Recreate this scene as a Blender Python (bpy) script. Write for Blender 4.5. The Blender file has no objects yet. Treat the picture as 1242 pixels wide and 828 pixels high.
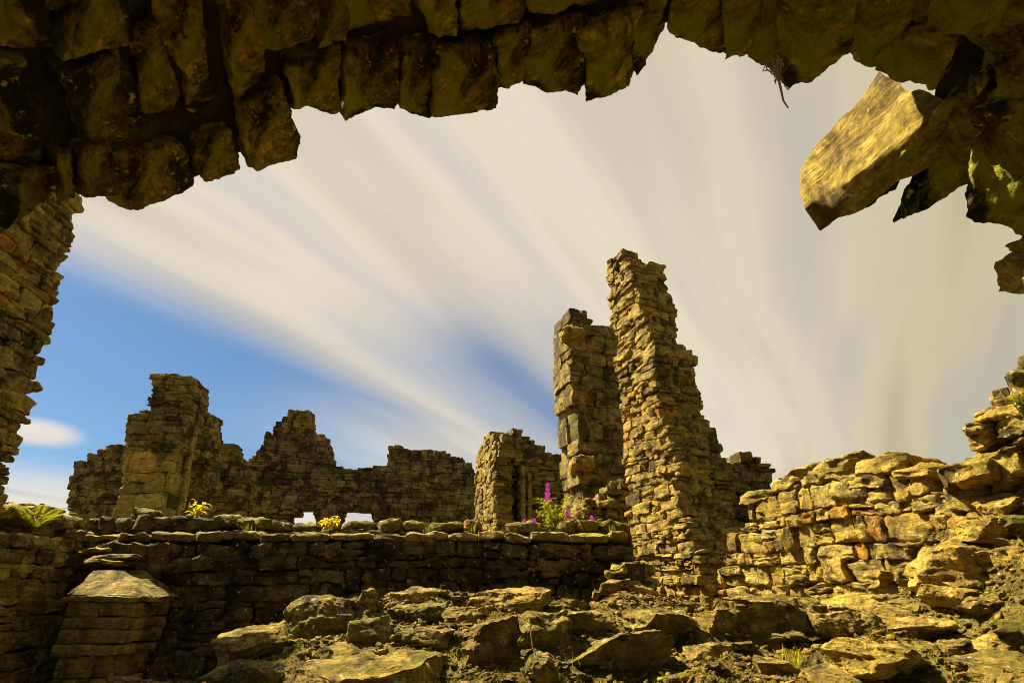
import bpy, math, random
import numpy as np
from mathutils import Vector
R = math.radians
random.seed(7)
rng = np.random.default_rng(11)
scene = bpy.context.scene
COL = scene.collection

# ------------------------------------------------------------------ camera geometry
EYE = np.array([0.0, 0.0, 1.6]); PITCH = R(25.0); F = 690.0
CP, SP = math.cos(PITCH), math.sin(PITCH)
def ray(x, y):
    u = (x - 621.0) / F; v = (414.0 - y) / F
    return np.array([u, CP - v * SP, SP + v * CP])
def at(x, y, Y):
    d = ray(x, y); return EYE + d * (Y / d[1])

# ------------------------------------------------------------------ noise
def _hash(ix, iy, iz):
    n = (ix.astype(np.int64) * 374761393 + iy.astype(np.int64) * 668265263 + iz.astype(np.int64) * 2147483647) & 0xFFFFFFFF
    n = ((n ^ (n >> 13)) * 1274126177) & 0xFFFFFFFF
    n = (n ^ (n >> 16)) * 2246822519 & 0xFFFFFFFF
    return ((n ^ (n >> 15)) & 0xFFFF) / 32767.5 - 1.0
def vnoise(p):
    i = np.floor(p).astype(np.int64); f = p - i
    f = f * f * f * (f * (f * 6 - 15) + 10)
    x, y, z = i[:, 0], i[:, 1], i[:, 2]
    fx, fy, fz = f[:, 0], f[:, 1], f[:, 2]
    def L(a, b, t): return a + (b - a) * t
    c00 = L(_hash(x, y, z), _hash(x + 1, y, z), fx)
    c10 = L(_hash(x, y + 1, z), _hash(x + 1, y + 1, z), fx)
    c01 = L(_hash(x, y, z + 1), _hash(x + 1, y, z + 1), fx)
    c11 = L(_hash(x, y + 1, z + 1), _hash(x + 1, y + 1, z + 1), fx)
    return L(L(c00, c10, fy), L(c01, c11, fy), fz)
def fbm(p, octaves=4, gain=0.5):
    s = np.zeros(len(p)); a = 1.0; q = np.array(p, float)
    for _ in range(octaves):
        s += a * vnoise(q); q = q * 2.03 + 17.3; a *= gain
    return s
def smooth(a, b, x):
    t = np.clip((x - a) / (b - a), 0, 1); return t * t * (3 - 2 * t)

# ------------------------------------------------------------------ objects
def mesh_obj(name, V, Fc, mat, parent=None, loc=(0, 0, 0), tone=None, sharp=None, tris=False):
    """V: world coordinates; loc: object origin in world; parents are Empties / objects without rotation"""
    V = np.asarray(V, np.float32) - np.asarray(loc, np.float32)
    Fc = np.asarray(Fc, np.int32)
    k = Fc.shape[1]
    me = bpy.data.meshes.new(name)
    me.vertices.add(len(V)); me.vertices.foreach_set('co', V.ravel())
    me.loops.add(Fc.size); me.loops.foreach_set('vertex_index', Fc.ravel())
    me.polygons.add(len(Fc))
    me.polygons.foreach_set('loop_start', np.arange(0, Fc.size, k, dtype=np.int32))
    me.polygons.foreach_set('loop_total', np.full(len(Fc), k, np.int32))
    me.polygons.foreach_set('use_smooth', np.ones(len(Fc), bool))
    me.update(calc_edges=True)
    if tone is not None:
        at_ = me.attributes.new('tone', 'FLOAT_COLOR', 'POINT')
        c = np.ones((len(V), 4), np.float32); c[:, :3] = tone
        at_.data.foreach_set('color', c.ravel())
    if sharp is not None:
        me.set_sharp_from_angle(angle=R(sharp))
    me.materials.append(mat)
    o = bpy.data.objects.new(name, me); COL.objects.link(o)
    if parent is not None:
        o.parent = parent
        w = np.array(loc) - wloc(parent)
        o.location = w
    else:
        o.location = loc
    return o
def wloc(o):
    p = np.zeros(3)
    while o is not None:
        p = p + np.array(o.location); o = o.parent
    return p
def tag(o, label=None, cat=None, group=None, kind=None):
    if label: o['label'] = label
    if cat: o['category'] = cat
    if group: o['group'] = group
    if kind: o['kind'] = kind
    return o
def thing(name, loc, label, cat, group=None):
    o = bpy.data.objects.new(name, None); COL.objects.link(o)
    o.location = loc; o.empty_display_size = 0.2
    return tag(o, label, cat, group)

# ------------------------------------------------------------------ materials
def N(nt, t, **kw):
    n = nt.nodes.new(t)
    for k, v in kw.items():
        if k in n.inputs: n.inputs[k].default_value = v
        else: setattr(n, k, v)
    return n
def mat_new(name):
    m = bpy.data.materials.new(name); m.use_nodes = True
    nt = m.node_tree; b = nt.nodes['Principled BSDF']; b.inputs['Roughness'].default_value = 0.9
    b.inputs['Specular IOR Level'].default_value = 0.25
    return m, nt, b
def noise(nt, co, scale, detail=6, rough=0.6, dist=0.0):
    n = N(nt, 'ShaderNodeTexNoise', Scale=scale, Detail=detail, Roughness=rough, Distortion=dist)
    nt.links.new(co, n.inputs['Vector']); return n.outputs['Fac']
def ramp(nt, fac, stops):
    r = nt.nodes.new('ShaderNodeValToRGB'); e = r.color_ramp.elements
    while len(e) < len(stops): e.new(0.5)
    for el, (p, c) in zip(e, stops):
        el.position = p; el.color = (c, c, c, 1) if isinstance(c, (int, float)) else (*c, 1)
    nt.links.new(fac, r.inputs[0]); return r.outputs[0]
def mix(nt, a, b, fac, mode='MIX'):
    m = nt.nodes.new('ShaderNodeMix'); m.data_type = 'RGBA'; m.blend_type = mode
    for s, val in ((m.inputs[0], fac), (m.inputs[6], a), (m.inputs[7], b)):
        if isinstance(val, bpy.types.NodeSocket): nt.links.new(val, s)
        elif isinstance(val, (int, float)): s.default_value = val
        else: s.default_value = (*val, 1)
    return m.outputs[2]
def math_(nt, op, a, b=0.0, clamp=False):
    m = nt.nodes.new('ShaderNodeMath'); m.operation = op; m.use_clamp = clamp
    for s, val in ((m.inputs[0], a), (m.inputs[1], b)):
        if isinstance(val, bpy.types.NodeSocket): nt.links.new(val, s)
        else: s.default_value = val
    return m.outputs[0]

def stone_mat(name, dark, light, crust=0.45, lichen=0.62, moss=None, mossc=(0.16, 0.15, 0.02), k=1.0, bump=1.0, crustc=(0.055, 0.038, 0.012), lichc=(0.56, 0.47, 0.22), cs=0.88):
    m, nt, b = mat_new(name)
    co = nt.nodes.new('ShaderNodeTexCoord').outputs['Object']
    big = noise(nt, co, 1.7 * k, 5, 0.6, 0.4)
    mid = noise(nt, co, 7.0 * k, 8, 0.68, 0.3)
    fine = noise(nt, co, 42.0 * k, 8, 0.72)
    mp = N(nt, 'ShaderNodeMapping'); mp.inputs['Scale'].default_value = (1.2, 1.2, 9.0)
    nt.links.new(co, mp.inputs['Vector'])
    bed = noise(nt, mp.outputs[0], 4.0 * k, 5, 0.6, 0.5)
    base = mix(nt, dark, light, ramp(nt, mid, [(0.33, 0.0), (0.66, 1.0)]))
    base = mix(nt, base, ramp(nt, bed, [(0.32, 0.45), (0.5, 1.0), (0.68, 1.25)]), 0.85, 'MULTIPLY')
    base = mix(nt, base, ramp(nt, fine, [(0.30, 0.30), (0.48, 0.95), (0.66, 1.45)]), 0.9, 'MULTIPLY')
    at_ = N(nt, 'ShaderNodeAttribute', attribute_name='tone')
    base = mix(nt, base, at_.outputs['Color'], 1.0, 'MULTIPLY')
    # weathering crust: dark blotches
    cr = ramp(nt, noise(nt, co, 2.6 * k, 9, 0.72, 0.8), [(crust - 0.06, 1.0), (crust + 0.05, 0.0)])
    base = mix(nt, base, crustc, math_(nt, 'MULTIPLY', cr, cs))
    # pale lichen spots
    li = ramp(nt, noise(nt, co, 15.0 * k, 7, 0.66, 0.2), [(lichen, 0.0), (lichen + 0.035, 1.0)])
    base = mix(nt, base, lichc, math_(nt, 'MULTIPLY', li, 0.8))
    if moss is not None:
        mo = ramp(nt, noise(nt, co, 3.2 * k, 9, 0.75, 0.6), [(moss - 0.04, 0.0), (moss + 0.06, 1.0)])
        base = mix(nt, base, mix(nt, mossc, tuple(c * 0.35 for c in mossc), fine), math_(nt, 'MULTIPLY', mo, 0.9))
    nt.links.new(base, b.inputs['Base Color'])
    h = math_(nt, 'ADD', math_(nt, 'MULTIPLY', mid, 0.9), math_(nt, 'MULTIPLY', fine, 0.35))
    h = math_(nt, 'ADD', h, math_(nt, 'MULTIPLY', bed, 0.5))
    vor = N(nt, 'ShaderNodeTexVoronoi', Scale=9.0 * k); vor.feature = 'DISTANCE_TO_EDGE'
    wv = nt.nodes.new('ShaderNodeVectorMath'); wv.operation = 'ADD'
    nz = N(nt, 'ShaderNodeTexNoise', Scale=5.0 * k, Detail=4.0); nt.links.new(co, nz.inputs['Vector'])
    nt.links.new(mp.outputs[0], wv.inputs[0]); nt.links.new(nz.outputs['Color'], wv.inputs[1])
    nt.links.new(wv.outputs[0], vor.inputs['Vector'])
    crk = ramp(nt, vor.outputs['Distance'], [(0.0, 0.0), (0.03, 1.0)])
    h = math_(nt, 'ADD', h, math_(nt, 'MULTIPLY', crk, 0.2))
    bp = N(nt, 'ShaderNodeBump', Strength=0.9, Distance=0.06 * bump / k)
    nt.links.new(h, bp.inputs['Height']); nt.links.new(bp.outputs[0], b.inputs['Normal'])
    return m

M = {}
M['gold'] = stone_mat('golden_sandstone', (0.165, 0.105, 0.015), (0.54, 0.372, 0.062), crust=0.45, lichen=0.62, lichc=(0.60, 0.52, 0.24), crustc=(0.035, 0.027, 0.007))
M['gold_moss'] = stone_mat('mossy_sandstone', (0.15, 0.10, 0.015), (0.46, 0.33, 0.058), crust=0.465, lichen=0.60, moss=0.53, mossc=(0.17, 0.15, 0.012), crustc=(0.022, 0.017, 0.004))
M['brown'] = stone_mat('weathered_sandstone', (0.12, 0.080, 0.015), (0.43, 0.31, 0.07), crust=0.475, lichen=0.64, crustc=(0.03, 0.022, 0.006))
M['dark'] = stone_mat('shade_toned_sandstone', (0.075, 0.050, 0.010), (0.24, 0.17, 0.04), crust=0.485, lichen=0.62, lichc=(0.66, 0.56, 0.28), crustc=(0.016, 0.011, 0.003))  # wall shade put into the base colour; pale lichen specks also carry tiny highlights
M['far'] = stone_mat('distant_sandstone', (0.11, 0.074, 0.015), (0.44, 0.32, 0.08), crust=0.485, lichen=0.66, k=0.7, crustc=(0.03, 0.022, 0.006))
M['vault'] = stone_mat('vault_stone', (0.15, 0.085, 0.004), (0.72, 0.47, 0.02), crust=0.52, lichen=0.60, moss=0.535, mossc=(0.55, 0.54, 0.006), crustc=(0.008, 0.010, 0.002), lichc=(0.8, 0.66, 0.03), k=1.1, bump=1.5, cs=0.96)  # moss and lichen colours boosted to carry warm bounce light, crust for dark recesses
M['slab'] = stone_mat('sun_toned_sandstone', (0.30, 0.20, 0.025), (0.58, 0.43, 0.08), crust=0.43, lichen=0.64, k=1.0, bump=0.8, crustc=(0.10, 0.06, 0.008))
M['ashlar'] = M['slab']  # sunlight on the buttress foot put into a brighter stone colour
M['slab'] = stone_mat('ochre_slab', (0.24, 0.15, 0.018), (0.47, 0.33, 0.055), crust=0.46, lichen=0.64, k=0.8, bump=0.8, crustc=(0.08, 0.045, 0.006))
M['mortar'] = stone_mat('earthy_mortar', (0.04, 0.029, 0.008), (0.12, 0.085, 0.02), crust=0.45, lichen=0.72, k=1.5)
M['lime'] = stone_mat('lime_mortar', (0.13, 0.10, 0.022), (0.34, 0.27, 0.075), crust=0.47, lichen=0.64, k=2.0)
M['soil'] = stone_mat('rubble_soil', (0.06, 0.042, 0.008), (0.30, 0.215, 0.04), crust=0.45, lichen=0.63, moss=0.56, mossc=(0.20, 0.16, 0.01), k=2.2, bump=1.6)
M['core'] = stone_mat('vault_core', (0.03, 0.024, 0.004), (0.10, 0.075, 0.008), crust=0.5, lichen=0.7, moss=0.55, mossc=(0.12, 0.13, 0.006), k=2.0, bump=1.6)

def plain_mat(name, a, bcol, scale=20, trans=0.0, rough=0.7):
    m, nt, b = mat_new(name)
    co = nt.nodes.new('ShaderNodeTexCoord').outputs['Object']
    c = mix(nt, a, bcol, ramp(nt, noise(nt, co, scale, 3), [(0.35, 0.0), (0.65, 1.0)]))
    nt.links.new(c, b.inputs['Base Color']); b.inputs['Roughness'].default_value = rough
    if trans > 0:
        tr = nt.nodes.new('ShaderNodeBsdfTranslucent'); nt.links.new(c, tr.inputs['Color'])
        ms = nt.nodes.new('ShaderNodeMixShader'); ms.inputs[0].default_value = trans
        nt.links.new(b.outputs[0], ms.inputs[1]); nt.links.new(tr.outputs[0], ms.inputs[2])
        nt.links.new(ms.outputs[0], nt.nodes['Material Output'].inputs['Surface'])
    return m
M['leaf'] = plain_mat('yellow_green_leaf', (0.30, 0.30, 0.015), (0.55, 0.50, 0.03), 14, 0.45)
M['leaf2'] = plain_mat('green_leaf', (0.14, 0.16, 0.015), (0.32, 0.30, 0.03), 14, 0.4)
M['yellow'] = plain_mat('yellow_leaf', (0.60, 0.46, 0.01), (0.75, 0.58, 0.02), 10, 0.5)
M['pink'] = plain_mat('magenta_petal', (0.62, 0.04, 0.50), (0.80, 0.14, 0.70), 40, 0.4)
M['dry'] = plain_mat('dry_stalk', (0.42, 0.34, 0.16), (0.60, 0.52, 0.30), 30, 0.2)
M['moss'] = plain_mat('moss_blades', (0.09, 0.070, 0.006), (0.28, 0.22, 0.015), 5, 0.3, 0.9)

# ------------------------------------------------------------------ stone templates
def cube_grid(n):
    vs = {}; faces = []
    def vid(p):
        key = tuple(p)
        if key not in vs: vs[key] = len(vs)
        return vs[key]
    for ax in range(3):
        for sgn in (0, n):
            for i in range(n):
                for j in range(n):
                    q = []
                    for (a, b) in ((i, j), (i + 1, j), (i + 1, j + 1), (i, j + 1)):
                        p = [0, 0, 0]; p[ax] = sgn; p[(ax + 1) % 3] = a; p[(ax + 2) % 3] = b
                        q.append(vid(p))
                    faces.append(q if sgn else q[::-1])
    V = np.array(sorted(vs, key=vs.get), float) / n * 2 - 1
    return V, np.array(faces, np.int32)
_TC = {}
def templates(n, count=20, p=7.0, cuts=5, rough=0.05):
    key = (n, count, p, cuts, rough)
    if key in _TC: return _TC[key]
    V0, Fc = cube_grid(n)
    r2 = np.random.default_rng(n * 100 + cuts)
    out = []
    for c in range(count):
        V = V0.copy()
        V = V / (np.sum(np.abs(V) ** p, 1) ** (1 / p))[:, None]      # rounded block
        for _ in range(cuts):
            nrm = r2.normal(size=3); nrm /= np.linalg.norm(nrm)
            sup = np.abs(nrm).sum()
            d = sup * r2.uniform(0.80, 0.97)
            t = V @ nrm - d
            V -= np.where(t > 0, t, 0)[:, None] * nrm
        off = r2.uniform(-50, 50, 3)
        V += rough * np.stack([fbm(V * 1.6 + off, 3), fbm(V * 1.6 + off + 31, 3), fbm(V * 1.6 + off + 67, 3)], 1)
        out.append(V * 0.5)
    _TC[key] = (np.array(out), Fc)
    return _TC[key]

def euler_mats(ax, ay, az):
    cx, sx, cy, sy, cz, sz = np.cos(ax), np.sin(ax), np.cos(ay), np.sin(ay), np.cos(az), np.sin(az)
    o = np.zeros_like(cx); i = np.ones_like(cx)
    X = np.stack([i, o, o, o, cx, -sx, o, sx, cx], -1).reshape(-1, 3, 3)
    Y = np.stack([cy, o, sy, o, i, o, -sy, o, cy], -1).reshape(-1, 3, 3)
    Z = np.stack([cz, -sz, o, sz, cz, o, o, o, i], -1).reshape(-1, 3, 3)
    return Z @ Y @ X

PAL = {
 'gold': [((1, 1, 1), 5), ((1.12, 1.05, 1.0), 3), ((0.8, 0.78, 0.75), 3), ((1.05, 0.76, 0.5), .8), ((0.98, 1.02, 1.3), 1.6), ((0.62, 0.6, 0.55), 1)],
 'plain': [((1, 1, 1), 4), ((1.15, 1.1, 1.0), 2), ((0.75, 0.74, 0.7), 2), ((0.55, 0.54, 0.5), 1), ((1.1, 0.94, 0.75), .7), ((0.97, 1.0, 1.25), 1.4)],
 'red': [((1, 1, 1), 4), ((1.15, 1.1, 1.05), 3), ((1.0, 0.71, 0.43), 1.3), ((0.98, 1.03, 1.35), 2.4), ((0.75, 0.7, 0.6), 1.5)],
}
def tones(n, pal):
    cols = np.array([c for c, w in PAL[pal]]); w = np.array([w for c, w in PAL[pal]], float)
    t = cols[rng.choice(len(cols), n, p=w / w.sum())]
    return t * rng.uniform(0.82, 1.15, (n, 1))

def stones_mesh(cent, size, frame, n=5, tilt=2.0, pal='gold', disp=0.02, dfreq=4.0, cuts=5, p=7.0, rough=0.05, wob=0.0):
    """cent, size (N,3) in frame axes order (s,t,z) -> world verts, faces, tones"""
    cent = np.asarray(cent, float); size = np.asarray(size, float)
    T, Fc = templates(n, cuts=cuts, p=p, rough=rough)
    k = rng.integers(0, len(T), len(cent))
    V = T[k] * size[:, None, :]
    flip = rng.choice([-1, 1], (len(cent), 1, 1))
    V[:, :, 0:1] *= flip; V[:, :, 1:2] *= flip                       # half turn about z keeps winding
    a = np.radians(rng.normal(0, tilt, (3, len(cent))))
    V = np.einsum('nij,nvj->nvi', euler_mats(*a), V)
    B = np.array([frame[0], frame[1], [0, 0, 1.0]])
    V = V @ B + (cent @ B)[:, None, :]
    V = V + np.asarray(frame[2])
    nv = V.shape[1]; V = V.reshape(-1, 3)
    # every stone gets its own rough surface
    off = np.repeat(rng.uniform(-90, 90, (len(cent), 3)), nv, 0)
    if disp > 0:
        q = V * dfreq * 1.5 + off
        V = V + disp * 0.9 * np.stack([fbm(q, 4, .6), fbm(q + 41, 4, .6), fbm(q + 83, 4, .6)], 1)
    if wob > 0:
        q = V * 0.9
        V = V + wob * np.stack([vnoise(q), vnoise(q + 23), vnoise(q + 57)], 1)
    Fa = (Fc[None] + (np.arange(len(cent)) * nv)[:, None, None]).reshape(-1, 4)
    tn = np.repeat(tones(len(cent), pal), nv, 0)
    return V, Fa, tn

def boxes_mesh(cent, size, frame):
    V0 = np.array([[x, y, z] for x in (-.5, .5) for y in (-.5, .5) for z in (-.5, .5)])
    F0 = np.array([[0, 1, 3, 2], [4, 6, 7, 5], [0, 4, 5, 1], [2, 3, 7, 6], [0, 2, 6, 4], [1, 5, 7, 3]], np.int32)
    B = np.array([frame[0], frame[1], [0, 0, 1.0]])
    V = V0[None] * np.asarray(size)[:, None, :] + np.asarray(cent)[:, None, :]
    V = (V @ B + np.asarray(frame[2])).reshape(-1, 3)
    return V, (F0[None] + (np.arange(len(cent)) * 8)[:, None, None]).reshape(-1, 4)

def frame_of(O, ang):
    """wall frame: s axis turned ang degrees from +X, t axis goes back from the front face"""
    a = R(ang); return (np.array([math.cos(a), math.sin(a), 0]), np.array([-math.sin(a), math.cos(a), 0]), np.array([O[0], O[1], 0.0]))
def to_plane(fr, pts):
    out = []
    for (x, y) in pts:
        d = ray(x, y); nrm = fr[1]
        t = np.dot(fr[2] - EYE, nrm) / np.dot(d, nrm)
        p = EYE + d * t
        out.append((float(np.dot(p - fr[2], fr[0])), float(p[2])))
    return out
def in_poly(poly, x, y):
    c = False; j = len(poly) - 1
    for i in range(len(poly)):
        xi, yi = poly[i]; xj, yj = poly[j]
        if (yi > y) != (yj > y) and x < (xj - xi) * (y - yi) / (yj - yi) + xi: c = not c
        j = i
    return c

def masonry(fr, inside, sr, zr, T, ch=(0.13, 0.2), sw=(0.22, 0.5), row=0.34, joint=0.012, prot=0.02, backn=2):
    """cells of coursed masonry: list of (cs, ct, cz, ws, wt, h, rowindex)"""
    nr = max(1, round(T / row)); dt = T / nr
    cells = []; z = zr[0]
    while z < zr[1]:
        lo_, hi_ = ch; h = random.uniform(lo_, lo_ + .35 * (hi_ - lo_)) if random.random() < .4 else random.uniform(lo_ + .55 * (hi_ - lo_), hi_ * 1.08)
        for r_ in range(nr):
            s = sr[0] - random.uniform(0, sw[1])
            while s < sr[1]:
                w = sw[0] + (sw[1] - sw[0]) * random.random() ** 1.5; ct = (r_ + 0.5) * dt
                sub = [(z, h)] if random.random() > 0.22 else [(z, h * 0.52), (z + h * 0.52, h * 0.48)]
                for (z0, hh) in sub:
                    zc = z0 + hh * 0.5
                    smp = [s + w * q for q in (0.02, 0.2, 0.4, 0.6, 0.8, 0.98)]
                    ok = [inside(q, ct, zc) for q in smp]
                    if not any(ok): continue
                    cs, wq = s + w / 2, w
                    if not all(ok):
                        i0 = ok.index(True); i1 = i0
                        while i1 + 1 < 6 and ok[i1 + 1]: i1 += 1
                        a0, a1 = smp[i0], smp[i1]
                        if i0 == 0: a0 = s
                        if i1 == 5: a1 = s + w
                        a0 -= random.uniform(0, .05) * (i0 > 0); a1 += random.uniform(0, .05) * (i1 < 5)
                        if a1 - a0 < 0.07: continue
                        cs, wq = (a0 + a1) / 2, a1 - a0
                    if True:
                        if 0 < r_ < nr - 1 and all(inside(cs + a, ct, z0 + b) for a, b in ((-0.6, 0), (0.6, 0), (0, 0.5), (0, -0.01))) and inside(cs, ct - dt, z0 + .3) and inside(cs, ct + dt, z0 + .3):
                            cells.append((cs, ct, z0 + hh / 2, wq, dt, hh, -1))
                        else:
                            cells.append((cs, ct, z0 + hh / 2, wq, dt, hh, r_ if r_ < nr - 1 or nr == 1 else 99))
                s += w
        z += h
    return cells

def build_wall(root, fr, inside, sr, zr, T, mat, ch=(0.13, 0.2), sw=(0.22, 0.5), n=5, pal='gold', prot=0.025, tilt=1.6, disp=0.018, dfreq=5.0, wob=0.04, row=0.34, cuts=6, joint=0.004, p=13.0, rough=0.05, part='stonework', backn=2, mort='mortar', inset=0.12):
    cells = masonry(fr, inside, sr, zr, T, ch, sw, row)
    loc = tuple(root.location)
    c = np.array(cells)
    vis = c[:, 6] >= 0
    front = vis & (c[:, 6] < 99); back = c[:, 6] == 99
    VV, FF, TT = [], [], []; base = 0
    for msk, nn in ((front, n), (back, backn)):
        q = c[msk]
        if not len(q): continue
        cen = q[:, :3].copy(); sz = q[:, 3:6].copy()
        sz -= joint; sz[:, 1] += 0.06
        cen[:, 1] += rng.normal(0, prot, len(q)); cen[:, 0] += rng.normal(0, 0.006, len(q))
        V, Fa, tn = stones_mesh(cen, sz * 1.05, fr, n=nn, tilt=tilt, pal=pal, disp=disp, dfreq=dfreq, wob=wob, cuts=cuts, p=p, rough=rough)
        VV.append(V); FF.append(Fa + base); TT.append(tn); base += len(V)
    mesh_obj(part, np.concatenate(VV), np.concatenate(FF), mat, root, loc, np.concatenate(TT), sharp=38)
    # mortar behind the stone faces
    cen = c[:, :3].copy(); sz = c[:, 3:6].copy()
    sz[:, 1] -= inset * np.minimum(1, T) + rng.uniform(0, 0.03, len(c))
    sz[:, 0] -= rng.uniform(0.01, 0.03, len(c)); sz[:, 2] -= rng.uniform(0.006, 0.016, len(c))
    sz = np.maximum(sz, 0.02)
    V, Fa = boxes_mesh(cen, sz, fr)
    if wob > 0:
        q = V * 0.9; V = V + wob * np.stack([vnoise(q), vnoise(q + 23), vnoise(q + 57)], 1)
    mesh_obj('mortar', V, Fa, M[mort], root, loc, np.ones((len(V), 3)), sharp=30)

def poly_wall(root, fr, px, T, mat, zmin=0.0, holes=(), jit=0.0, **kw):
    poly = to_plane(fr, px); hs = [to_plane(fr, h) for h in holes]
    def inside(s, t, z):
        j = jit * (vnoise(np.array([[s * 2.1 + 5, t * 2.7, z * 2.3]]))[0]) if jit else 0.0
        if not in_poly(poly, s + j, z + j * 0.7): return False
        return not any(in_poly(h, s, z) for h in hs)
    ss = [p[0] for p in poly]; zz = [p[1] for p in poly]
    build_wall(root, fr, inside, (min(ss), max(ss)), (max(zmin, min(zz)), max(zz) + 0.1), T, mat, **kw)
    return poly

def one_stone(name, cen, size, fr, mat, parent, n=8, tilt=3, pal='gold', disp=0.02, dfreq=5.0, cuts=6, p=6.0, rough=0.06, label=None):
    V, Fa, tn = stones_mesh([cen], [size], fr, n=n, tilt=tilt, pal=pal, disp=disp, dfreq=dfreq, cuts=cuts, p=p, rough=rough)
    o = mesh_obj(name, V, Fa, mat, parent, V.mean(0), tn, sharp=38)
    if label: o['label'] = label
    return o

WF = (np.array([1., 0, 0]), np.array([0, 1., 0]), np.zeros(3))     # world frame

# ------------------------------------------------------------------ ground
def lerp_pts(x, pts):
    return np.interp(x, [p[0] for p in pts], [p[1] for p in pts])
def Hbase(x, y):
    x = np.asarray(x, float); y = np.asarray(y, float)
    yy = y - 1.5 * smooth(0.5, 1.9, x) * smooth(4.2, 5.6, y)
    f = lerp_pts(yy, [(-6, 0.3), (-4, 0.9), (0, 1.0), (1.6, 1.08), (2.6, 1.2), (3.4, 1.32), (4.2, 1.47), (5.0, 1.60), (5.5, 1.56), (6.0, 1.2), (6.5, 0.75), (7.2, 0.5), (9.5, 0.1), (12, 0.0)])
    left = smooth(-2.35, -1.45, x - 0.25 * np.sin(y * 1.7))
    z = 0.1 + (f - 0.1) * left
    x0 = lerp_pts(y, [(2.0, 2.35), (3.3, 2.5), (5.0, 2.8), (6.0, 3.0)])
    wd = lerp_pts(y, [(2.0, 1.0), (3.4, 1.0), (5.0, 0.75)])
    amp = lerp_pts(y, [(1.9, 0.0), (2.5, 1.25), (3.5, 1.35), (4.2, 1.1), (5.0, 0.95), (5.5, 0.6), (6.4, 0.0)])
    z = z + amp * np.clip((x - x0) / wd, 0, 1) ** 1.15
    far = smooth(5.0, 9.0, x) + smooth(4, 8, -x) * 0
    return z * (1 - far)
def H(x, y):
    x = np.atleast_1d(np.asarray(x, float)); y = np.atleast_1d(np.asarray(y, float))
    z = Hbase(x, y)
    p = np.stack([x, y, np.zeros_like(x)], 1)
    near = smooth(9, 6.5, np.abs(y - 2)) * smooth(7, 5, np.abs(x))
    rise = smooth(0.2, 0.8, z)
    return z + near * (0.03 + 0.07 * rise) * fbm(p * 1.9 + 3, 3) + near * rise * 0.03 * fbm(p * 7, 3)
def axis(lo, hi, step, far):
    a = list(np.arange(lo, hi, step)); d = step; x = hi
    while x < far: a.append(x); d *= 1.35; x += d
    a.append(far); d = step; x = lo - step; b = []
    while x > -far: b.append(x); d *= 1.35; x -= d
    return np.array([-far] + b[::-1] + a)
gx = axis(-3.0, 5.0, 0.028, 2500); gy = axis(1.8, 7.6, 0.028, 2500)
GX, GY = np.meshgrid(gx, gy)
GZ = H(GX.ravel(), GY.ravel())
gv = np.stack([GX.ravel(), GY.ravel(), GZ], 1)
ny, nx = GX.shape
ii, jj = np.meshgrid(np.arange(nx - 1), np.arange(ny - 1)); a0 = (jj * nx + ii).ravel()
gf = np.stack([a0, a0 + 1, a0 + nx + 1, a0 + nx], 1)
g = mesh_obj('ground', gv, gf, M['soil'], tone=np.ones((len(gv), 3)))
tag(g, kind='structure')

def hit(x, y):
    """where the sight line through a pixel meets the rubble ground"""
    d = ray(x, y); t = np.arange(1.5, 9, 0.01)
    P = EYE + d * t[:, None]
    below = P[:, 2] < H(P[:, 0], P[:, 1])
    i = int(np.argmax(below)) if below.any() else int(np.argmin(P[:, 2] - H(P[:, 0], P[:, 1])))
    return P[i]

# ------------------------------------------------------------------ rocks
def ico(sub):
    import bmesh
    bm = bmesh.new(); bmesh.ops.create_icosphere(bm, subdivisions=sub, radius=1.0)
    V = np.array([v.co[:] for v in bm.verts]); Fc = np.array([[v.index for v in f.verts] for f in bm.faces], np.int32)
    bm.free(); return V, Fc
ICO = {s: ico(s) for s in (3, 4, 5, 6)}
def rock_shape(size, sub=5, cuts=12, flat=0.0, seed=0, rough=1.0, round_=False):
    r2 = np.random.default_rng(seed)
    V0, Fc = ICO[sub]
    V = V0 * 1.62
    if round_:
        V = V0 * (1.06)
    # bounding box planes give the block its main faces
    for ax in range(3):
        for sg in (-1, 1):
            nrm = np.zeros(3); nrm[ax] = sg
            nrm += r2.normal(0, 0.13 if ax == 2 else 0.2, 3); nrm /= np.linalg.norm(nrm)
            lim = r2.uniform(0.78, 0.95) if not round_ else r2.uniform(0.88, 0.98)
            t = V @ nrm - lim
            V = V - np.where(t > 0, t * 0.95, 0)[:, None] * nrm
    for _ in range(cuts):
        nrm = r2.normal(size=3); nrm /= np.linalg.norm(nrm)
        t = V @ nrm - r2.uniform(0.82, 1.02)
        V = V - np.where(t > 0, t * 0.96, 0)[:, None] * nrm
    V = V * np.asarray(size) * 0.5 * 1.08
    m = min(size)
    off = r2.uniform(-80, 80, 3)
    q = V * 4.0 + off
    qs = V * np.array([1.5, 1.5, 9.0]) * 1.6 + off                   # sandstone bedding
    D = np.stack([fbm(q, 5), fbm(q + 41, 5), fbm(q + 83, 5)], 1) * min(0.035, 0.12 * m)
    D[:, :2] += V0[:, :2] * (np.tanh(fbm(qs, 3) * 3.5) * 0.015 * min(1, m / .15))[:, None]
    q2 = V * 17.0 + off
    D += V0 * (fbm(q2, 4, 0.65) * 0.010)[:, None]
    return V + D * rough, Fc
def rock(name, pos, size, rot=(0, 0, 0), mat='gold_moss', seed=0, sub=5, tone=(1, 1, 1), label=None, group=None, **kw):
    V, Fc = rock_shape(size, sub=sub, seed=seed, **kw)
    Rm = euler_mats(*[np.array([R(a)]) for a in rot])[0]
    V = V @ Rm.T + np.asarray(pos)
    o = mesh_obj(name, V, Fc, M[mat], None, pos, np.tile(np.array(tone) * 1.0, (len(V), 1)), sharp=40)
    return tag(o, label, 'rock', group)
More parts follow.
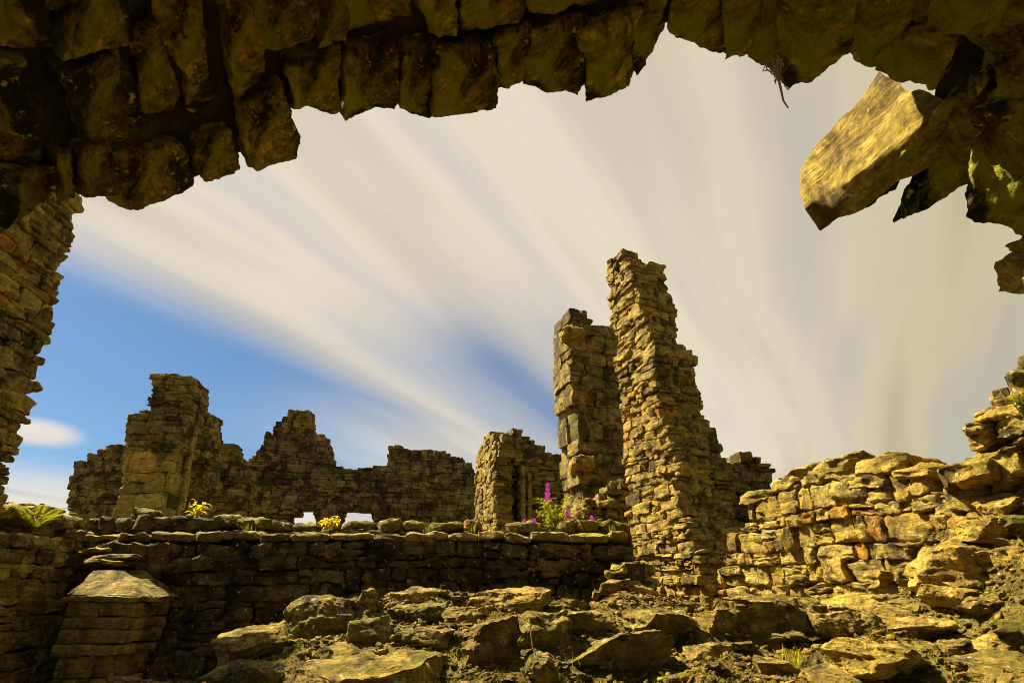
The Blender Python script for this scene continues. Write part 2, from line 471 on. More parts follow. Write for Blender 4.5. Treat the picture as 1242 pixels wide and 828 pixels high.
#   x0, x1, ytop, ybottom in photograph pixels; depth factor, tilt, material, round, label
ROCKS = [
 (351, 416, 726, 776, 0.9, (0, 4, 10), 'gold_moss', True, 'rounded boulder with a dark mossy front at the left end of the rubble mound'),
 (265, 352, 768, 802, 1.0, (6, -9, 8), 'gold', False, 'pale flat slab just below the rounded boulder on the left'),
 (248, 350, 806, 850, 1.0, (0, -4, -5), 'gold_moss', True, 'mossy yellow rock in the lower left corner of the mound, below the pale slab'),
 (362, 545, 789, 850, 1.0, (10, 3, -6), 'gold_moss', False, 'large flat lichen spotted slab at the bottom edge of the mound'),
 (434, 457, 714, 738, 1.0, (0, 0, 20), 'gold', False, 'small upright stone on the mound crest just right of the rounded boulder'),
 (423, 472, 746, 782, 0.8, (0, -5, 15), 'gold_moss', False, 'squat block with a dark front between the rounded boulder and the craggy upright rock'),
 (470, 545, 715, 737, 0.9, (3, 0, 5), 'gold', False, 'bleached flat slab lying on the crest right of the small upright stone'),
 (472, 545, 732, 754, 0.8, (0, -6, -8), 'gold_moss', False, 'long low stone just under the bleached slab on the crest'),
 (482, 545, 763, 782, 0.8, (3, 3, 5), 'gold_moss', False, 'flat orange brown stone left of the craggy upright rock'),
 (578, 668, 716, 740, 0.6, (4, -7, -6), 'gold', False, 'sunlit wedge shaped slab with a squared right end on the mound crest'),
 (541, 604, 733, 756, 0.8, (0, 0, 12), 'gold_moss', False, 'dark fronted stone under the left end of the wedge shaped slab'),
 (560, 618, 753, 808, 0.9, (0, -12, 20), 'gold_moss', False, 'craggy upright rock with mossy hollows in the middle of the mound'),
 (622, 694, 745, 788, 0.8, (-3, 2, 0), 'gold_moss', False, 'overhanging block with flat mossy top and black front in the mound centre'),
 (690, 740, 742, 762, 0.8, (3, 0, -10), 'gold_moss', False, 'flat stone just right of the overhanging black fronted block'),
 (757, 842, 741, 768, 0.9, (5, 4, 5), 'gold_moss', False, 'broad pale layered slab in front of the tall tower foot'),
 (693, 808, 772, 806, 0.8, (6, -4, -4), 'gold_moss', False, 'long flat slab with a straight front edge right of the mound centre'),
 (640, 676, 792, 835, 0.9, (0, 0, 30), 'gold_moss', True, 'mossy lump below the overhanging block at the bottom edge'),
 (519, 545, 793, 812, 1.0, (0, 0, 10), 'gold', False, 'small stone wedged between the lichen spotted slab and the craggy upright rock'),
 (892, 995, 724, 784, 0.8, (0, -8, 20), 'gold_moss', False, 'big rugged boulder with a dark hollow front near the foot of the right wall'),
 (1014, 1120, 719, 745, 1.0, (6, 0, 4), 'gold', False, 'flat bleached slab below the grass tuft'),
 (978, 1057, 742, 776, 0.9, (3, 5, 8), 'gold_moss', False, 'brown stone touching the right side of the big rugged boulder'),
 (1056, 1147, 747, 772, 0.9, (3, 2, 6), 'gold', False, 'thin flat slab below the bleached slab on the right slope'),
 (1017, 1133, 781, 824, 0.8, (6, 10, 14), 'gold', False, 'pointed slab with a lit top and dark front near the bottom edge'),
 (1129, 1194, 714, 738, 0.9, (4, 5, 6), 'gold', False, 'lit wedge stone directly below the large half shaded boulder'),
 (1135, 1204, 774, 800, 0.9, (4, 3, 6), 'gold', False, 'oval flat stone right of the pointed slab'),
 (1197, 1262, 766, 792, 1.0, (4, 0, 8), 'gold', False, 'yellow stone on the right frame edge above the large mossy slab'),
 (1148, 1265, 800, 850, 1.0, (8, -5, -10), 'gold_moss', False, 'large mossy slab in the bottom right corner'),
 (832, 880, 780, 802, 0.9, (5, 4, 12), 'gold', False, 'small lit stone below and left of the big rugged boulder'),
 (914, 958, 798, 820, 0.9, (6, 3, 10), 'gold', False, 'small pale stone below the big rugged boulder'),
 (975, 1052, 812, 845, 1.0, (6, 0, 0), 'gold_moss', False, 'flat stone on the bottom edge left of the pointed slab'),
 (968, 1003, 728, 748, 0.9, (0, 0, 10), 'gold_moss', False, 'orange mossy stone beside the upper right of the rugged boulder'),
 (1108, 1230, 658, 706, 0.7, (0, -10, 24), 'gold', False, 'large boulder on the right slope, left face sunlit and right face in shade'),
 (1123, 1174, 575, 600, 1.0, (4, -8, 10), 'gold', False, 'golden wedge slab on the skyline where the right wall meets the slope'),
 (1168, 1206, 578, 610, 0.9, (0, 0, 10), 'gold', False, 'blocky stone just right of the golden skyline slab'),
 (1200, 1262, 564, 594, 0.9, (3, -8, 8), 'gold', False, 'tilted slab on the right frame edge beside the blocky stone'),
 (1190, 1262, 596, 626, 0.9, (3, -4, 8), 'gold', False, 'yellow slab on the right frame edge below the tilted slab'),
 (1147, 1184, 612, 636, 0.9, (0, 10, 8), 'gold', False, 'dark bellied stone under the blocky stone'),
 (1178, 1262, 626, 652, 0.9, (4, -3, 6), 'gold', False, 'long yellow slab on the slope directly above the half shaded boulder'),
 (1128, 1170, 600, 624, 0.9, (0, 0, 12), 'gold', False, 'grey stone just under the golden skyline slab'),
 (1088, 1132, 611, 634, 0.9, (0, -10, 14), 'gold', False, 'tilted stone resting against the right wall near its top'),
 (1070, 1117, 636, 658, 0.9, (0, 6, 10), 'gold', False, 'pale stone jutting from the slope left of the half shaded boulder'),
 (1106, 1127, 639, 654, 0.9, (0, 0, 20), 'slab', False, 'small orange stone above the half shaded boulder'),
 (1214, 1242, 652, 684, 0.9, (0, 0, 20), 'gold', False, 'upright yellow stone on the right frame edge beside the half shaded boulder'),
 (848, 900, 742, 764, 0.9, (3, 0, 20), 'gold', False, 'low stone touching the left side of the big rugged boulder'),
 (1052, 1100, 690, 712, 0.9, (3, 0, 10), 'gold', False, 'buff stone between the grass tuft and the half shaded boulder'),
]
taken = []
for i, (x0, x1, y0, y1, dep, rot, mt, rnd, lab) in enumerate(ROCKS):
    cx = (x0 + x1) / 2; ybase = min(y1, 826) if y1 < 830 else 838
    P = hit(cx, ybase - 0.12 * (y1 - y0))
    dist = P[1] / ray(cx, ybase)[1]                                   # depth along the axis
    sc = dist / F
    w = (x1 - x0) * sc * 1.06; h = (y1 - y0) * sc * 1.08
    d = max(w * dep, h) if not rnd else w * 0.95
    pos = at(cx, (y0 + y1) / 2 + 2, P[1] + d * 0.25)
    tn = 1.0 + random.uniform(-0.12, 0.15)
    rock('rock', pos, (w, d, h), rot, mt, seed=i * 7 + 3, sub=5 if w < 0.35 else 6, tone=(tn, tn * random.uniform(0.92, 1.02), tn * random.uniform(0.8, 1.1)), label=lab, cuts=9, round_=rnd)
    taken.append((pos[0], pos[1], w * 0.5, d * 0.5))
# smaller loose stones between them
def scatter(count, xr, yr, szr, label, group, seed, mats, steep=False):
    r2 = random.Random(seed); made = 0; tries = 0; protos = []
    for q in range(6):
        me_o = rock('rock', (0, 0, -50), (1, r2.uniform(.7, 1), r2.uniform(.24, .45)), (0, 0, 0), mats[q % len(mats)], seed=seed * 31 + q, sub=4, rough=2.2)
        protos.append(me_o)
    while made < count and tries < count * 40:
        tries += 1
        x, y = r2.uniform(*xr), r2.uniform(*yr)
        if Hbase(x, y) < 0.7: continue
        if any(((x - a) / (c + .02)) ** 2 + ((y - b) / (d + .02)) ** 2 < 1 for a, b, c, d in taken): continue
        s = szr[0] + (szr[1] - szr[0]) * r2.random() ** 2.2
        p = protos[r2.randrange(6)]
        o = p.copy(); COL.objects.link(o)
        o.location = (x, y, float(H(x, y)[0]) + 0.08 * s); o.scale = (s, s * r2.uniform(.8, 1.2), s * r2.uniform(.8, 1.2))
        o.rotation_euler = (R(r2.uniform(-14, 14)), R(r2.uniform(-14, 14)), R(r2.uniform(0, 360)))
        tag(o, label, 'rock', group); made += 1
        taken.append((x, y, s * .42, s * .42))
    for p in protos: bpy.data.objects.remove(p)
scatter(140, (-1.7, 2.2), (2.7, 5.6), (0.06, 0.24), 'small mossy stone lying loose among the bigger rocks of the central rubble mound', 'small stones on the mound', 3, ['gold_moss', 'gold', 'brown'])
scatter(210, (2.2, 3.9), (2.3, 6.2), (0.07, 0.36), 'small golden stone lying loose on the steep right hand rubble slope', 'small stones on the right slope', 5, ['gold', 'gold_moss', 'gold'])

# gravel chips and moss nobody could count
def chips(count, seed):
    r2 = np.random.default_rng(seed)
    x = r2.uniform(-2.0, 4.2, count); y = r2.uniform(2.3, 6.6, count)
    keep = (Hbase(x, y) > 0.8); x, y = x[keep], y[keep]
    z = H(x, y); s = 0.006 + 0.03 * r2.random(len(x)) ** 4
    T, Fc = templates(2, cuts=3, rough=0.15)
    V = T[r2.integers(0, len(T), len(x))] * np.stack([s * 1.7, s * 1.1, s * .5], 1)[:, None, :]
    V = np.einsum('nij,nvj->nvi', euler_mats(r2.normal(0, .4, len(x)), r2.normal(0, .4, len(x)), r2.uniform(0, 6.28, len(x))), V)
    V = V + np.stack([x, y, z + s * .2], 1)[:, None, :]
    nv = V.shape[1]
    tn = np.repeat(r2.uniform(0.4, 1.1, (len(x), 1)) * np.array([[1, .95, .9]]), nv, 0)
    o = mesh_obj('gravel', V.reshape(-1, 3), (Fc[None] + (np.arange(len(x)) * nv)[:, None, None]).reshape(-1, 4), M['gold'], None, (0, 0, 0), tn)
    tag(o, 'fine stone chips and grit filling the gaps between the rocks', 'gravel', kind='stuff')
chips(46000, 4)
def blades(name, base, hgt, width, lean, mat, parent=None, loc=(0, 0, 0), seed=0):
    """tapered three-sided-bend blades from base points"""
    r2 = np.random.default_rng(seed); n = len(base)
    a = r2.uniform(0, 6.283, n); l = r2.uniform(0.2, 1, n) * lean; h = hgt * r2.uniform(0.5, 1.1, n)
    dx = np.stack([np.cos(a), np.sin(a), np.zeros(n)], 1); sd = np.stack([-np.sin(a), np.cos(a), np.zeros(n)], 1) * width * 0.5
    up = np.array([0, 0, 1.0])
    m1 = base + up * (h * .55)[:, None] + dx * (l * h * .35)[:, None]
    tip = base + up * (h * (1 - .35 * l))[:, None] + dx * (l * h)[:, None]
    V = np.stack([base - sd, base + sd, m1 + sd * .8, m1 - sd * .8, tip + sd * .12, tip - sd * .12], 1)
    Fc = np.array([[0, 1, 2, 3], [3, 2, 4, 5]])
    return mesh_obj(name, V.reshape(-1, 3), (Fc[None] + (np.arange(n) * 6)[:, None, None]).reshape(-1, 4), mat, parent, loc)
r2 = np.random.default_rng(9)
x = r2.uniform(-1.9, 3.8, 110000); y = r2.uniform(2.4, 6.3, 110000)
den = fbm(np.stack([x, y, x * 0], 1) * 2.2 + 9, 3)
k = (den > -0.05) & (Hbase(x, y) > 0.8); x, y = x[k], y[k]
mo = blades('moss', np.stack([x, y, H(x, y) - 0.004], 1), 0.028, 0.006, 1.1, M['moss'], seed=2)
tag(mo, 'short yellow brown moss and litter growing between the rocks', 'moss', kind='stuff')

# ------------------------------------------------------------------ low wall across the court
LY = 7.0
fr = frame_of((-4.9, LY), 0)
low = thing('low_wall', (-1.7, LY, 0.2), 'long dark low wall crossing behind the rubble mound, topped by a row of sunlit stones', 'wall')
ledge = [(s, 2.33 + 0.03 * math.sin(s * 2.1)) for s in np.arange(-0.4, 6.6, 0.3)]
def ins_low(s, t, z):
    jx = 0.05 * vnoise(np.array([[s * 1.7, t * 3, 4.0]]))[0]
    if s < -0.3 or s > 6.38 + 0.2 * jx - max(0, z - 1.7) * 0.08: return False
    if t < 0.36: return z < 2.30 + jx
    return z < 2.43 + jx + 0.14 * max(0, 1 - max(0, s - 0.4) / 1.5)
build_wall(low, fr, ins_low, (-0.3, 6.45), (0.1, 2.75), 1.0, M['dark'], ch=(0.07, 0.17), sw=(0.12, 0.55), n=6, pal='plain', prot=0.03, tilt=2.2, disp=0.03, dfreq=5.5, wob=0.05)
# ledge stones and the loose coping stones standing further back
s = -0.2; i = 0
while s < 6.25:
    w = random.uniform(0.2, 0.55)
    one_stone('ledge_stone', (s + w / 2, 0.17, 2.345 + random.uniform(-.015, .015)), (w * .98, 0.42, random.uniform(.07, .11)), fr, M['gold'], low, n=7, tilt=2.5, pal='plain', disp=0.025)
    s += w
s = 0.1
while s < 6.2:
    w = random.uniform(0.2, 0.46); hh = random.uniform(0.10, 0.16)
    zz = 2.47 + 0.14 * max(0, 1 - max(0, s - 0.4) / 1.5)
    if random.random() < 0.88:
        one_stone('coping_stone', (s + w / 2, 0.58 + random.uniform(-.05, .05), zz + hh * .3), (w * .95, 0.4, hh), fr, M['gold_moss'], low, n=8, tilt=4, pal='gold', disp=0.03, p=4.0)
    s += w

# ------------------------------------------------------------------ left court wall, tall then broken down
fr = frame_of((-5.0, 0.0), 90)                 # front face looks to +X, s is the depth
lw = thing('court_wall', (-5.3, 5.5, 0.0), 'tall broken wall rising up the left frame edge, stepping down to a fern topped stub', 'wall')
prof = [(7.45, 2.38), (6.9, 2.45), (6.4, 2.5), (6.15, 2.42), (5.95, 2.3)]
def ins_lw(s, t, z):
    y = s
    j = 0.05 * vnoise(np.array([[y * 3.0, t * 3, z * 2.2]]))[0]
    if y < 2.7: return False
    top = np.interp(y, [5.0, 5.9, 6.0, 6.4, 6.9, 7.4], [6.9, 6.9, 2.42, 2.5, 2.4, 2.3])
    if z > 2.42:
        yend = np.interp(z, [1.8, 2.6, 3.8, 4.6, 5.2, 5.9, 7.0], [5.80, 5.69, 5.57, 5.45, 5.35, 5.2, 5.1])
        return y < yend + j and z < 6.7 - 0.0 * y and z < 6.9 - abs(y - 5) * 0.6
    return y < 7.3 and z < (top + j * 0.5 if t > 0.3 else min(top, 2.27 + j))
build_wall(lw, fr, ins_lw, (2.7, 7.35), (0.1, 6.9), 0.9, M['gold'], ch=(0.08, 0.17), sw=(0.14, 0.5), n=7, pal='gold', prot=0.02, tilt=1.4, disp=0.022, dfreq=5.0, wob=0.05, row=0.32, cuts=6)
for (yy, xx, zz, w, d, hh) in ((6.25, -5.45, 2.47, .5, .34, .16), (6.62, -5.4, 2.52, .5, .4, .2), (7.0, -5.42, 2.5, .6, .36, .16), (7.05, -5.15, 2.33, .36, .34, .13), (6.85, -5.7, 2.62, .5, .5, .12)):
    one_stone('loose_stone', (xx, yy, zz), (w, d, hh), WF, M['gold'], lw, n=9, tilt=4, pal='plain', disp=0.03, p=8.0)

# ------------------------------------------------------------------ pier with a pyramidal cap in the left corner
def solid(name, V, Fq, mat, parent, sub=3, disp=0.012, tone=1.0, label=None, bev=0.02, dfreq=6.0):
    """closed quad solid, bevelled, subdivided and roughened"""
    import bmesh
    bm = bmesh.new(); vs = [bm.verts.new(v) for v in V]
    for f in Fq: bm.faces.new([vs[i] for i in f])
    if any(len(f) > 4 for f in Fq): bmesh.ops.triangulate(bm, faces=[f for f in bm.faces if len(f.verts) > 4])
    bmesh.ops.recalc_face_normals(bm, faces=bm.faces)
    if bev: bmesh.ops.bevel(bm, geom=list(bm.edges), offset=bev, segments=2, profile=0.6, affect='EDGES')
    for _ in range(sub):
        bmesh.ops.subdivide_edges(bm, edges=[e for e in bm.edges if e.calc_length() > 0.045], cuts=1, use_grid_fill=True)
    bmesh.ops.triangulate(bm, faces=bm.faces)
    bm.verts.ensure_lookup_table()
    VV = np.array([v.co[:] for v in bm.verts]); FF = np.array([[v.index for v in f.verts] for f in bm.faces], np.int32); bm.free()
    off = rng.uniform(-50, 50, 3); q = VV * dfreq + off
    VV = VV + disp * np.stack([fbm(q, 4), fbm(q + 41, 4), fbm(q + 83, 4)], 1)
    o = mesh_obj(name, VV, FF, mat, parent, VV.mean(0), np.full((len(VV), 3), tone), sharp=40)
    if label: o['label'] = label
    return o
def boxV(x0, x1, y0, y1, z0, z1):
    return [(x0, y0, z0), (x1, y0, z0), (x1, y1, z0), (x0, y1, z0), (x0, y0, z1), (x1, y0, z1), (x1, y1, z1), (x0, y1, z1)]
BOXF = [(0, 1, 2, 3), (4, 5, 6, 7), (0, 1, 5, 4), (1, 2, 6, 5), (2, 3, 7, 6), (3, 0, 4, 7)]
PY = 6.25
pier = thing('stone_pier', (-4.1, 6.6, 0.1), 'short square pier with a pyramidal cap in the left corner of the low wall', 'pier')
xl, xr = at(80, 722, PY)[0], at(164, 722, PY)[0]; zs = at(120, 722, PY)[2]; zt = at(128, 692, 6.6)[2]
xa, xb = at(112, 692, 6.6)[0], at(146, 692, 6.6)[0]
solid('cap', [(xl, PY, zs), (xr + .02, PY, zs), (xr + .12, 6.93, zs), (xl, 6.93, zs), (xa, 6.6, zt), (xb, 6.6, zt), (xb + .06, 6.94, zt + .02), (xa, 6.94, zt + .02)], BOXF, M['brown'], pier, sub=5, disp=0.016, tone=(1.1), bev=.012)
zsc = at(120, 788, PY)[2]; zz = zs - .004
solid('cap_moulding', boxV(xl - .02, xr + .05, PY - .03, 6.92, zz - .05, zz), BOXF, M['gold'], pier, sub=4, disp=0.012, tone=0.9, bev=.012); zz -= .053
while zz > zsc + 0.07:
    hh = min(random.uniform(.10, .16), zz - zsc - .05); cut = xl + (xr - xl) * random.uniform(.3, .7)
    for (xa_, xb_) in (((xl + .03, xr - .01),) if random.random() < .45 else ((xl + .03, cut - .004), (cut + .004, xr - .01))):
        solid('dressed_block', boxV(xa_, xb_, PY + .015 + random.uniform(-.008, .01), 6.92, zz - hh + .006, zz), BOXF, M['gold'], pier, sub=4, disp=0.014, tone=random.uniform(.7, 1.0), bev=.014)
    zz -= hh
solid('string_course', boxV(xl + .02, xr - .03, PY - .02, 6.9, zsc - .045, zsc + .045), BOXF, M['gold'], pier, sub=4, disp=0.010, tone=1.0, bev=.012)
zz = zsc - .048
while zz > 0.15:
    hh = random.uniform(.18, .26); cut = xl + (xr - xl) * random.uniform(.35, .65)
    for (xa_, xb_) in ((xl + .06, cut - .004), (cut + .004, xr - .10)):
        solid('dressed_block', boxV(xa_, xb_, PY + .06 + random.uniform(-.008, .01), 6.9, zz - hh + .006, zz), BOXF, M['gold'], pier, sub=4, disp=0.012, tone=random.uniform(.75, 1.05), bev=.014)
    zz -= hh
for (a, b, yy, y0) in ((98, 150, 683, 6.72), (106, 166, 677, 6.78), (96, 132, 668, 6.84)):
    x0, x1 = at(a, yy, y0)[0], at(b, yy, y0)[0]; z0 = at(120, yy, y0)[2]
    one_stone('weathering_slab', ((x0 + x1) / 2, y0 + .16, z0), (x1 - x0, .42, .055), WF, M['gold'], pier, n=8, tilt=2, disp=0.02)

# ------------------------------------------------------------------ the tall tower stump and its grid (turned about 23 degrees)
fr = (np.array([0.39, -0.92, 0]), np.array([0.92, 0.39, 0]), np.array([1.8, 9.0, 0.0]))   # s towards the camera, t to the right
fr = (fr[0] / np.linalg.norm(fr[0]), fr[1] / np.linalg.norm(fr[1]), fr[2])
tw = thing('tall_tower_stump', (2.4, 8.4, 0.3), 'tallest ruined wall stump, a leaning sunlit sliver with a ragged right side, right of centre', 'tower ruin')
def ins_tw(s, t, z):
    e = z - 1.6
    j = 0.16 * vnoise(np.array([[s * 2.3 + 9, t * 3.1, z * 3.2]]))[0]
    L = np.interp(e, [-1.2, 0.2, 1.5, 3.0, 4.2, 5.1, 5.7], [1.75, 1.5, 1.35, 1.12, .95, .8, .62])
    tt = np.interp(e, [-1, 1.0, 2.2, 3.2, 4.4, 5.3, 5.75], [1.25, 1.15, 1.0, 0.95, 0.88, 0.8, 0.6])
    # the end is broken back more on the right hand side
    L2 = L - 0.32 * (t / 1.0) + j * (0.35 + 0.65 * min(1, t / .4))
    return 0.0 < s < L2 and t < tt + j and e < 5.98 - 0.10 * s - t * 0.42 + j * .4
build_wall(tw, fr, ins_tw, (0.0, 1.9), (0.2, 7.3), 1.35, M['gold'], ch=(0.065, 0.15), sw=(0.12, 0.46), n=7, pal='gold', prot=0.022, tilt=2.0, disp=0.019, dfreq=5.0, wob=0.05, row=0.27, cuts=6, backn=5)

# window jamb tower behind, front face of larger ashlar
OJ = at(691, 600, 10.6)
fr2 = frame_of((OJ[0], OJ[1]), 20)
jt = thing('window_jamb_stump', (OJ[0] + .6, OJ[1] + .4, 0.3), 'second tall stump left of the tallest one, with squared jamb blocks and two jutting corbels', 'tower ruin')
poly_wall(jt, fr2, [(704, 700), (703, 600), (698, 520), (693, 450), (690, 400), (692, 378), (712, 380), (722, 392), (745, 402), (765, 412), (790, 560), (800, 700)], 0.80, M['brown'], zmin=1.0, jit=0.05, ch=(0.16, 0.34), sw=(0.32, 0.6), n=7, pal='plain', prot=0.02, tilt=1.2, disp=0.022, dfreq=4.5, wob=0.03, row=0.32)
for (px, py, w, d, hh) in ((706, 562, .42, .5, .26), (695, 405, .5, .55, .22)):
    P = at(px, py, OJ[1] + 0.02)
    one_stone('corbel', (P[0], P[1] + .1, P[2]), (w, d, hh), (fr2[0], fr2[1], np.zeros(3)) if False else WF, M['gold'], jt, n=10, tilt=3, disp=0.03)
# rubble wall linking both at the foot
FO = at(700, 640, 9.6)
ft = thing('rubble_footing', (FO[0] + .3, FO[1] + .3, 0.3), 'knee high rough rubble footing between the two tall stumps behind the pink flowers', 'wall')
poly_wall(ft, frame_of((FO[0], FO[1]), 10), [(690, 700), (692, 640), (700, 622), (716, 610), (735, 600), (752, 585), (775, 575), (790, 700)], 0.7, M['gold'], zmin=1.0, jit=0.12, ch=(0.1, 0.2), sw=(0.15, 0.4), n=6, prot=0.05, tilt=6, disp=0.03, wob=0.05)

# ------------------------------------------------------------------ stub of broken stone against the low wall's right end
SO = at(760, 740, 6.55)
st = thing('wall_stub', (SO[0], SO[1] + .3, 0.8), 'small heap of tilted broken masonry at the right end of the low wall', 'wall stub')
poly_wall(st, frame_of((SO[0], SO[1]), -12), [(722, 790), (722, 742), (718, 716), (738, 700), (744, 690), (770, 678), (788, 682), (800, 720), (804, 790)], 0.6, M['gold'], zmin=0.6, jit=0.06, ch=(0.09, 0.16), sw=(0.18, 0.42), n=7, prot=0.07, tilt=9, disp=0.03, wob=0.04)

# ------------------------------------------------------------------ right wall of squared stones
S = np.array([0.95, -2.8, 0]); S /= np.linalg.norm(S)
frR = (S, np.array([-S[1], S[0], 0]), np.array([2.3, 7.2, 0.0]))
rw = thing('squared_stone_wall', (2.8, 5.7, 0.8), 'sunlit wall of squared golden and grey stones at right, running into the rubble slope', 'wall')
poly_wall(rw, frR, [(868, 800), (874, 735), (878, 702), (888, 662), (903, 640), (914, 612), (945, 592), (985, 574), (1040, 568), (1100, 568), (1160, 578), (1190, 800)], 0.85, M['gold'], zmin=0.7, jit=0.06, ch=(0.10, 0.25), sw=(0.12, 0.42), n=9, pal='red', prot=0.016, tilt=1.6, disp=0.017, dfreq=7.0, wob=0.05, mort='lime', inset=0.05)
for (a, b, yy, hh, mt) in ((935, 990, 580, .13, 'gold'), (985, 1045, 571, .15, 'gold'), (1040, 1100, 567, .16, 'slab'), (1085, 1140, 578, .10, 'slab'), (1010, 1060, 590, .2, 'gold'), (900, 938, 604, .14, 'gold')):
    p0 = to_plane(frR, [(a, yy), (b, yy)]); w = p0[1][0] - p0[0][0]
    one_stone('capping_stone', ((p0[0][0] + p0[1][0]) / 2, 0.22, p0[0][1] - hh * .3), (w * 1.02, 0.6, hh), frR, M[mt], rw, n=9, tilt=4, disp=0.03, pal='gold')

# ragged wall end climbing out of frame at right
S2 = np.array([0.6, -0.8, 0]); frC = (S2, np.array([0.8, 0.6, 0]), np.array([3.2, 4.05, 0.0]))
cw = thing('collapsed_wall', (3.6, 3.7, 1.5), 'ragged stepped wall end of loose slabs climbing the right frame edge', 'wall')
poly_wall(cw, frC, [(1138, 700), (1145, 590), (1162, 566), (1180, 552), (1178, 525), (1192, 503), (1204, 488), (1216, 473), (1228, 462), (1238, 450), (1248, 436), (1272, 412), (1400, 380), (1420, 700)], 0.9, M['gold'], zmin=1.2, jit=0.02, ch=(0.07, 0.15), sw=(0.14, 0.42), n=9, pal='plain', prot=0.05, tilt=3.5, disp=0.022, dfreq=6, wob=0.06, cuts=7, inset=.08)

# ------------------------------------------------------------------ walls further back
def back_wall(name, label, pxs, Y, ang, T, cat='wall', mat='far', holes=(), **kw):
    c = at(sum(p[0] for p in pxs) / len(pxs), 600, Y)
    O = c
    r_ = thing(name, (c[0], c[1] + T / 2, 0.0), label, cat)
    fr_ = frame_of((O[0], O[1]), ang)
    args = dict(ch=(0.13, 0.2), sw=(0.25, 0.6), n=5, pal='plain', prot=0.025, tilt=0.9, disp=0.022, dfreq=4.0, wob=0.03, zmin=0.6, jit=0.08)
    args.update(kw)
    poly_wall(r_, fr_, pxs, T, M[mat], holes=holes, **args)
    return r_, fr_
back_wall('gable_wall', 'far gabled wall behind the low wall with a stepped peak, a lower stretch and two ragged holes at its foot',
  [(286, 700), (290, 578), (299, 560), (318, 542), (320, 528), (331, 524), (334, 514), (344, 508), (347, 497), (377, 497), (379, 521), (386, 527), (399, 531), (399, 552), (404, 567), (470, 567), (472, 541), (482, 538), (492, 543), (508, 546), (520, 544), (530, 549), (556, 553), (565, 558), (577, 566), (584, 700)],
  18.0, 8, 0.9, holes=[[(350, 627), (358, 622), (365, 614), (376, 615), (382, 626), (382, 644), (350, 644)], [(411, 631), (417, 620), (428, 614), (445, 616), (452, 626), (455, 644), (411, 644)]])
mw, frm = back_wall('jamb_wall', 'mid distance wall fragment with a rubble filled niche and thin pale jamb shafts, above the pink flowers',
  [(602, 700), (602, 545), (606, 530), (622, 521), (632, 524), (645, 536), (658, 541), (668, 548), (682, 549), (690, 556), (708, 560), (715, 700)], 14.5, 18, 1.6, mat='brown',
  holes=[[(606, 660), (606, 562), (622, 556), (630, 566), (632, 660)]], n=5, row=0.4)
poly_wall(mw, frame_of((frm[2][0] + frm[1][0] * .55, frm[2][1] + frm[1][1] * .55), 18), [(600, 690), (601, 560), (622, 548), (634, 560), (636, 690)], 0.5, M['gold'], zmin=1.5, ch=(.1, .2), sw=(.15, .35), n=5, prot=.1, tilt=8, disp=.03, part='rubble_infill')
for px in (633.5, 641):
    p = to_plane(frm, [(px, 566 if px < 640 else 575), (px, 660)])
    solid('jamb_shaft', [tuple(frm[2] + frm[0] * (p[0][0] + a) + frm[1] * b + np.array([0, 0, z])) for z in (p[1][1], p[0][1]) for (a, b) in ((-.045, -.1), (.045, -.1), (.045, .1), (-.045, .1))], BOXF, M['slab'], mw, sub=2, disp=.008, bev=.01)
# sunlit return at its left end
c = frm[2] + frm[0] * to_plane(frm, [(603, 600)])[0][0]
frs = (np.array([-0.31, 0.95, 0]) * -1, np.array([0.95, 0.31, 0]), c + np.array([-0.31, 0.95, 0]) * 1.7)
frs = (frs[0] / np.linalg.norm(frs[0]), frs[1] / np.linalg.norm(frs[1]), frs[2])
poly_wall(mw, frs, [(577, 700), (578, 560), (584, 538), (592, 528), (602, 528), (603, 700)], 0.4, M['gold'], zmin=1.0, jit=.05, ch=(.14, .22), sw=(.2, .5), n=5, prot=.02, disp=.02, part='sunlit_return')
back_wall('short_wall', 'short shaded wall rising just right of the tall tower foot',
  [(845, 720), (850, 560), (866, 562), (884, 556), (905, 553), (920, 558), (936, 562), (939, 575), (936, 600), (930, 640), (930, 720)], 11.0, 10, 0.8, mat='brown', n=5)
back_wall('garden_wall', 'dark level wall just visible over the top of the squared stone wall',
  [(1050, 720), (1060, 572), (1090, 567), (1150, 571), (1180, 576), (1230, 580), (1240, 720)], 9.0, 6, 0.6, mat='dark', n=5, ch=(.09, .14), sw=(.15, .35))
back_wall('stepped_wall', 'distant small blocked wall stepping down to the left at the far left',
  [(84, 700), (84, 574), (88, 570), (88, 558), (106, 556), (108, 546), (126, 545), (136, 540), (160, 538), (240, 536), (250, 700)], 19.0, 0, 0.8, ch=(.2, .28), sw=(.25, .4), prot=.012, tilt=.7, jit=.02)
# left buttress ruin
BY = 12.0
bt, frb = back_wall('buttress', 'tall left buttress with smooth yellow blocks at its foot and rough courses above',
  [(150, 548), (152, 512), (158, 500), (176, 497), (183, 482), (182, 462), (185, 453), (205, 452), (234, 457), (236, 470), (226, 520), (216, 548)], BY, 0, 0.7, mat='brown', n=6, ch=(.08, .16), sw=(.22, .6), prot=.03, jit=.0, wob=.01, tilt=.7, disp=.016, zmin=1.5, cat='buttress', row=0.4)
poly_wall(bt, frb, [(138, 690), (138, 615), (150, 560), (150, 545), (216, 545), (206, 615), (196, 690)], 0.7, M['ashlar'], zmin=0.5, ch=(.42, .62), sw=(.4, .75), n=9, pal='plain', prot=.02, tilt=.8, disp=.022, dfreq=2.5, wob=.03, part='ashlar_base', row=0.5)
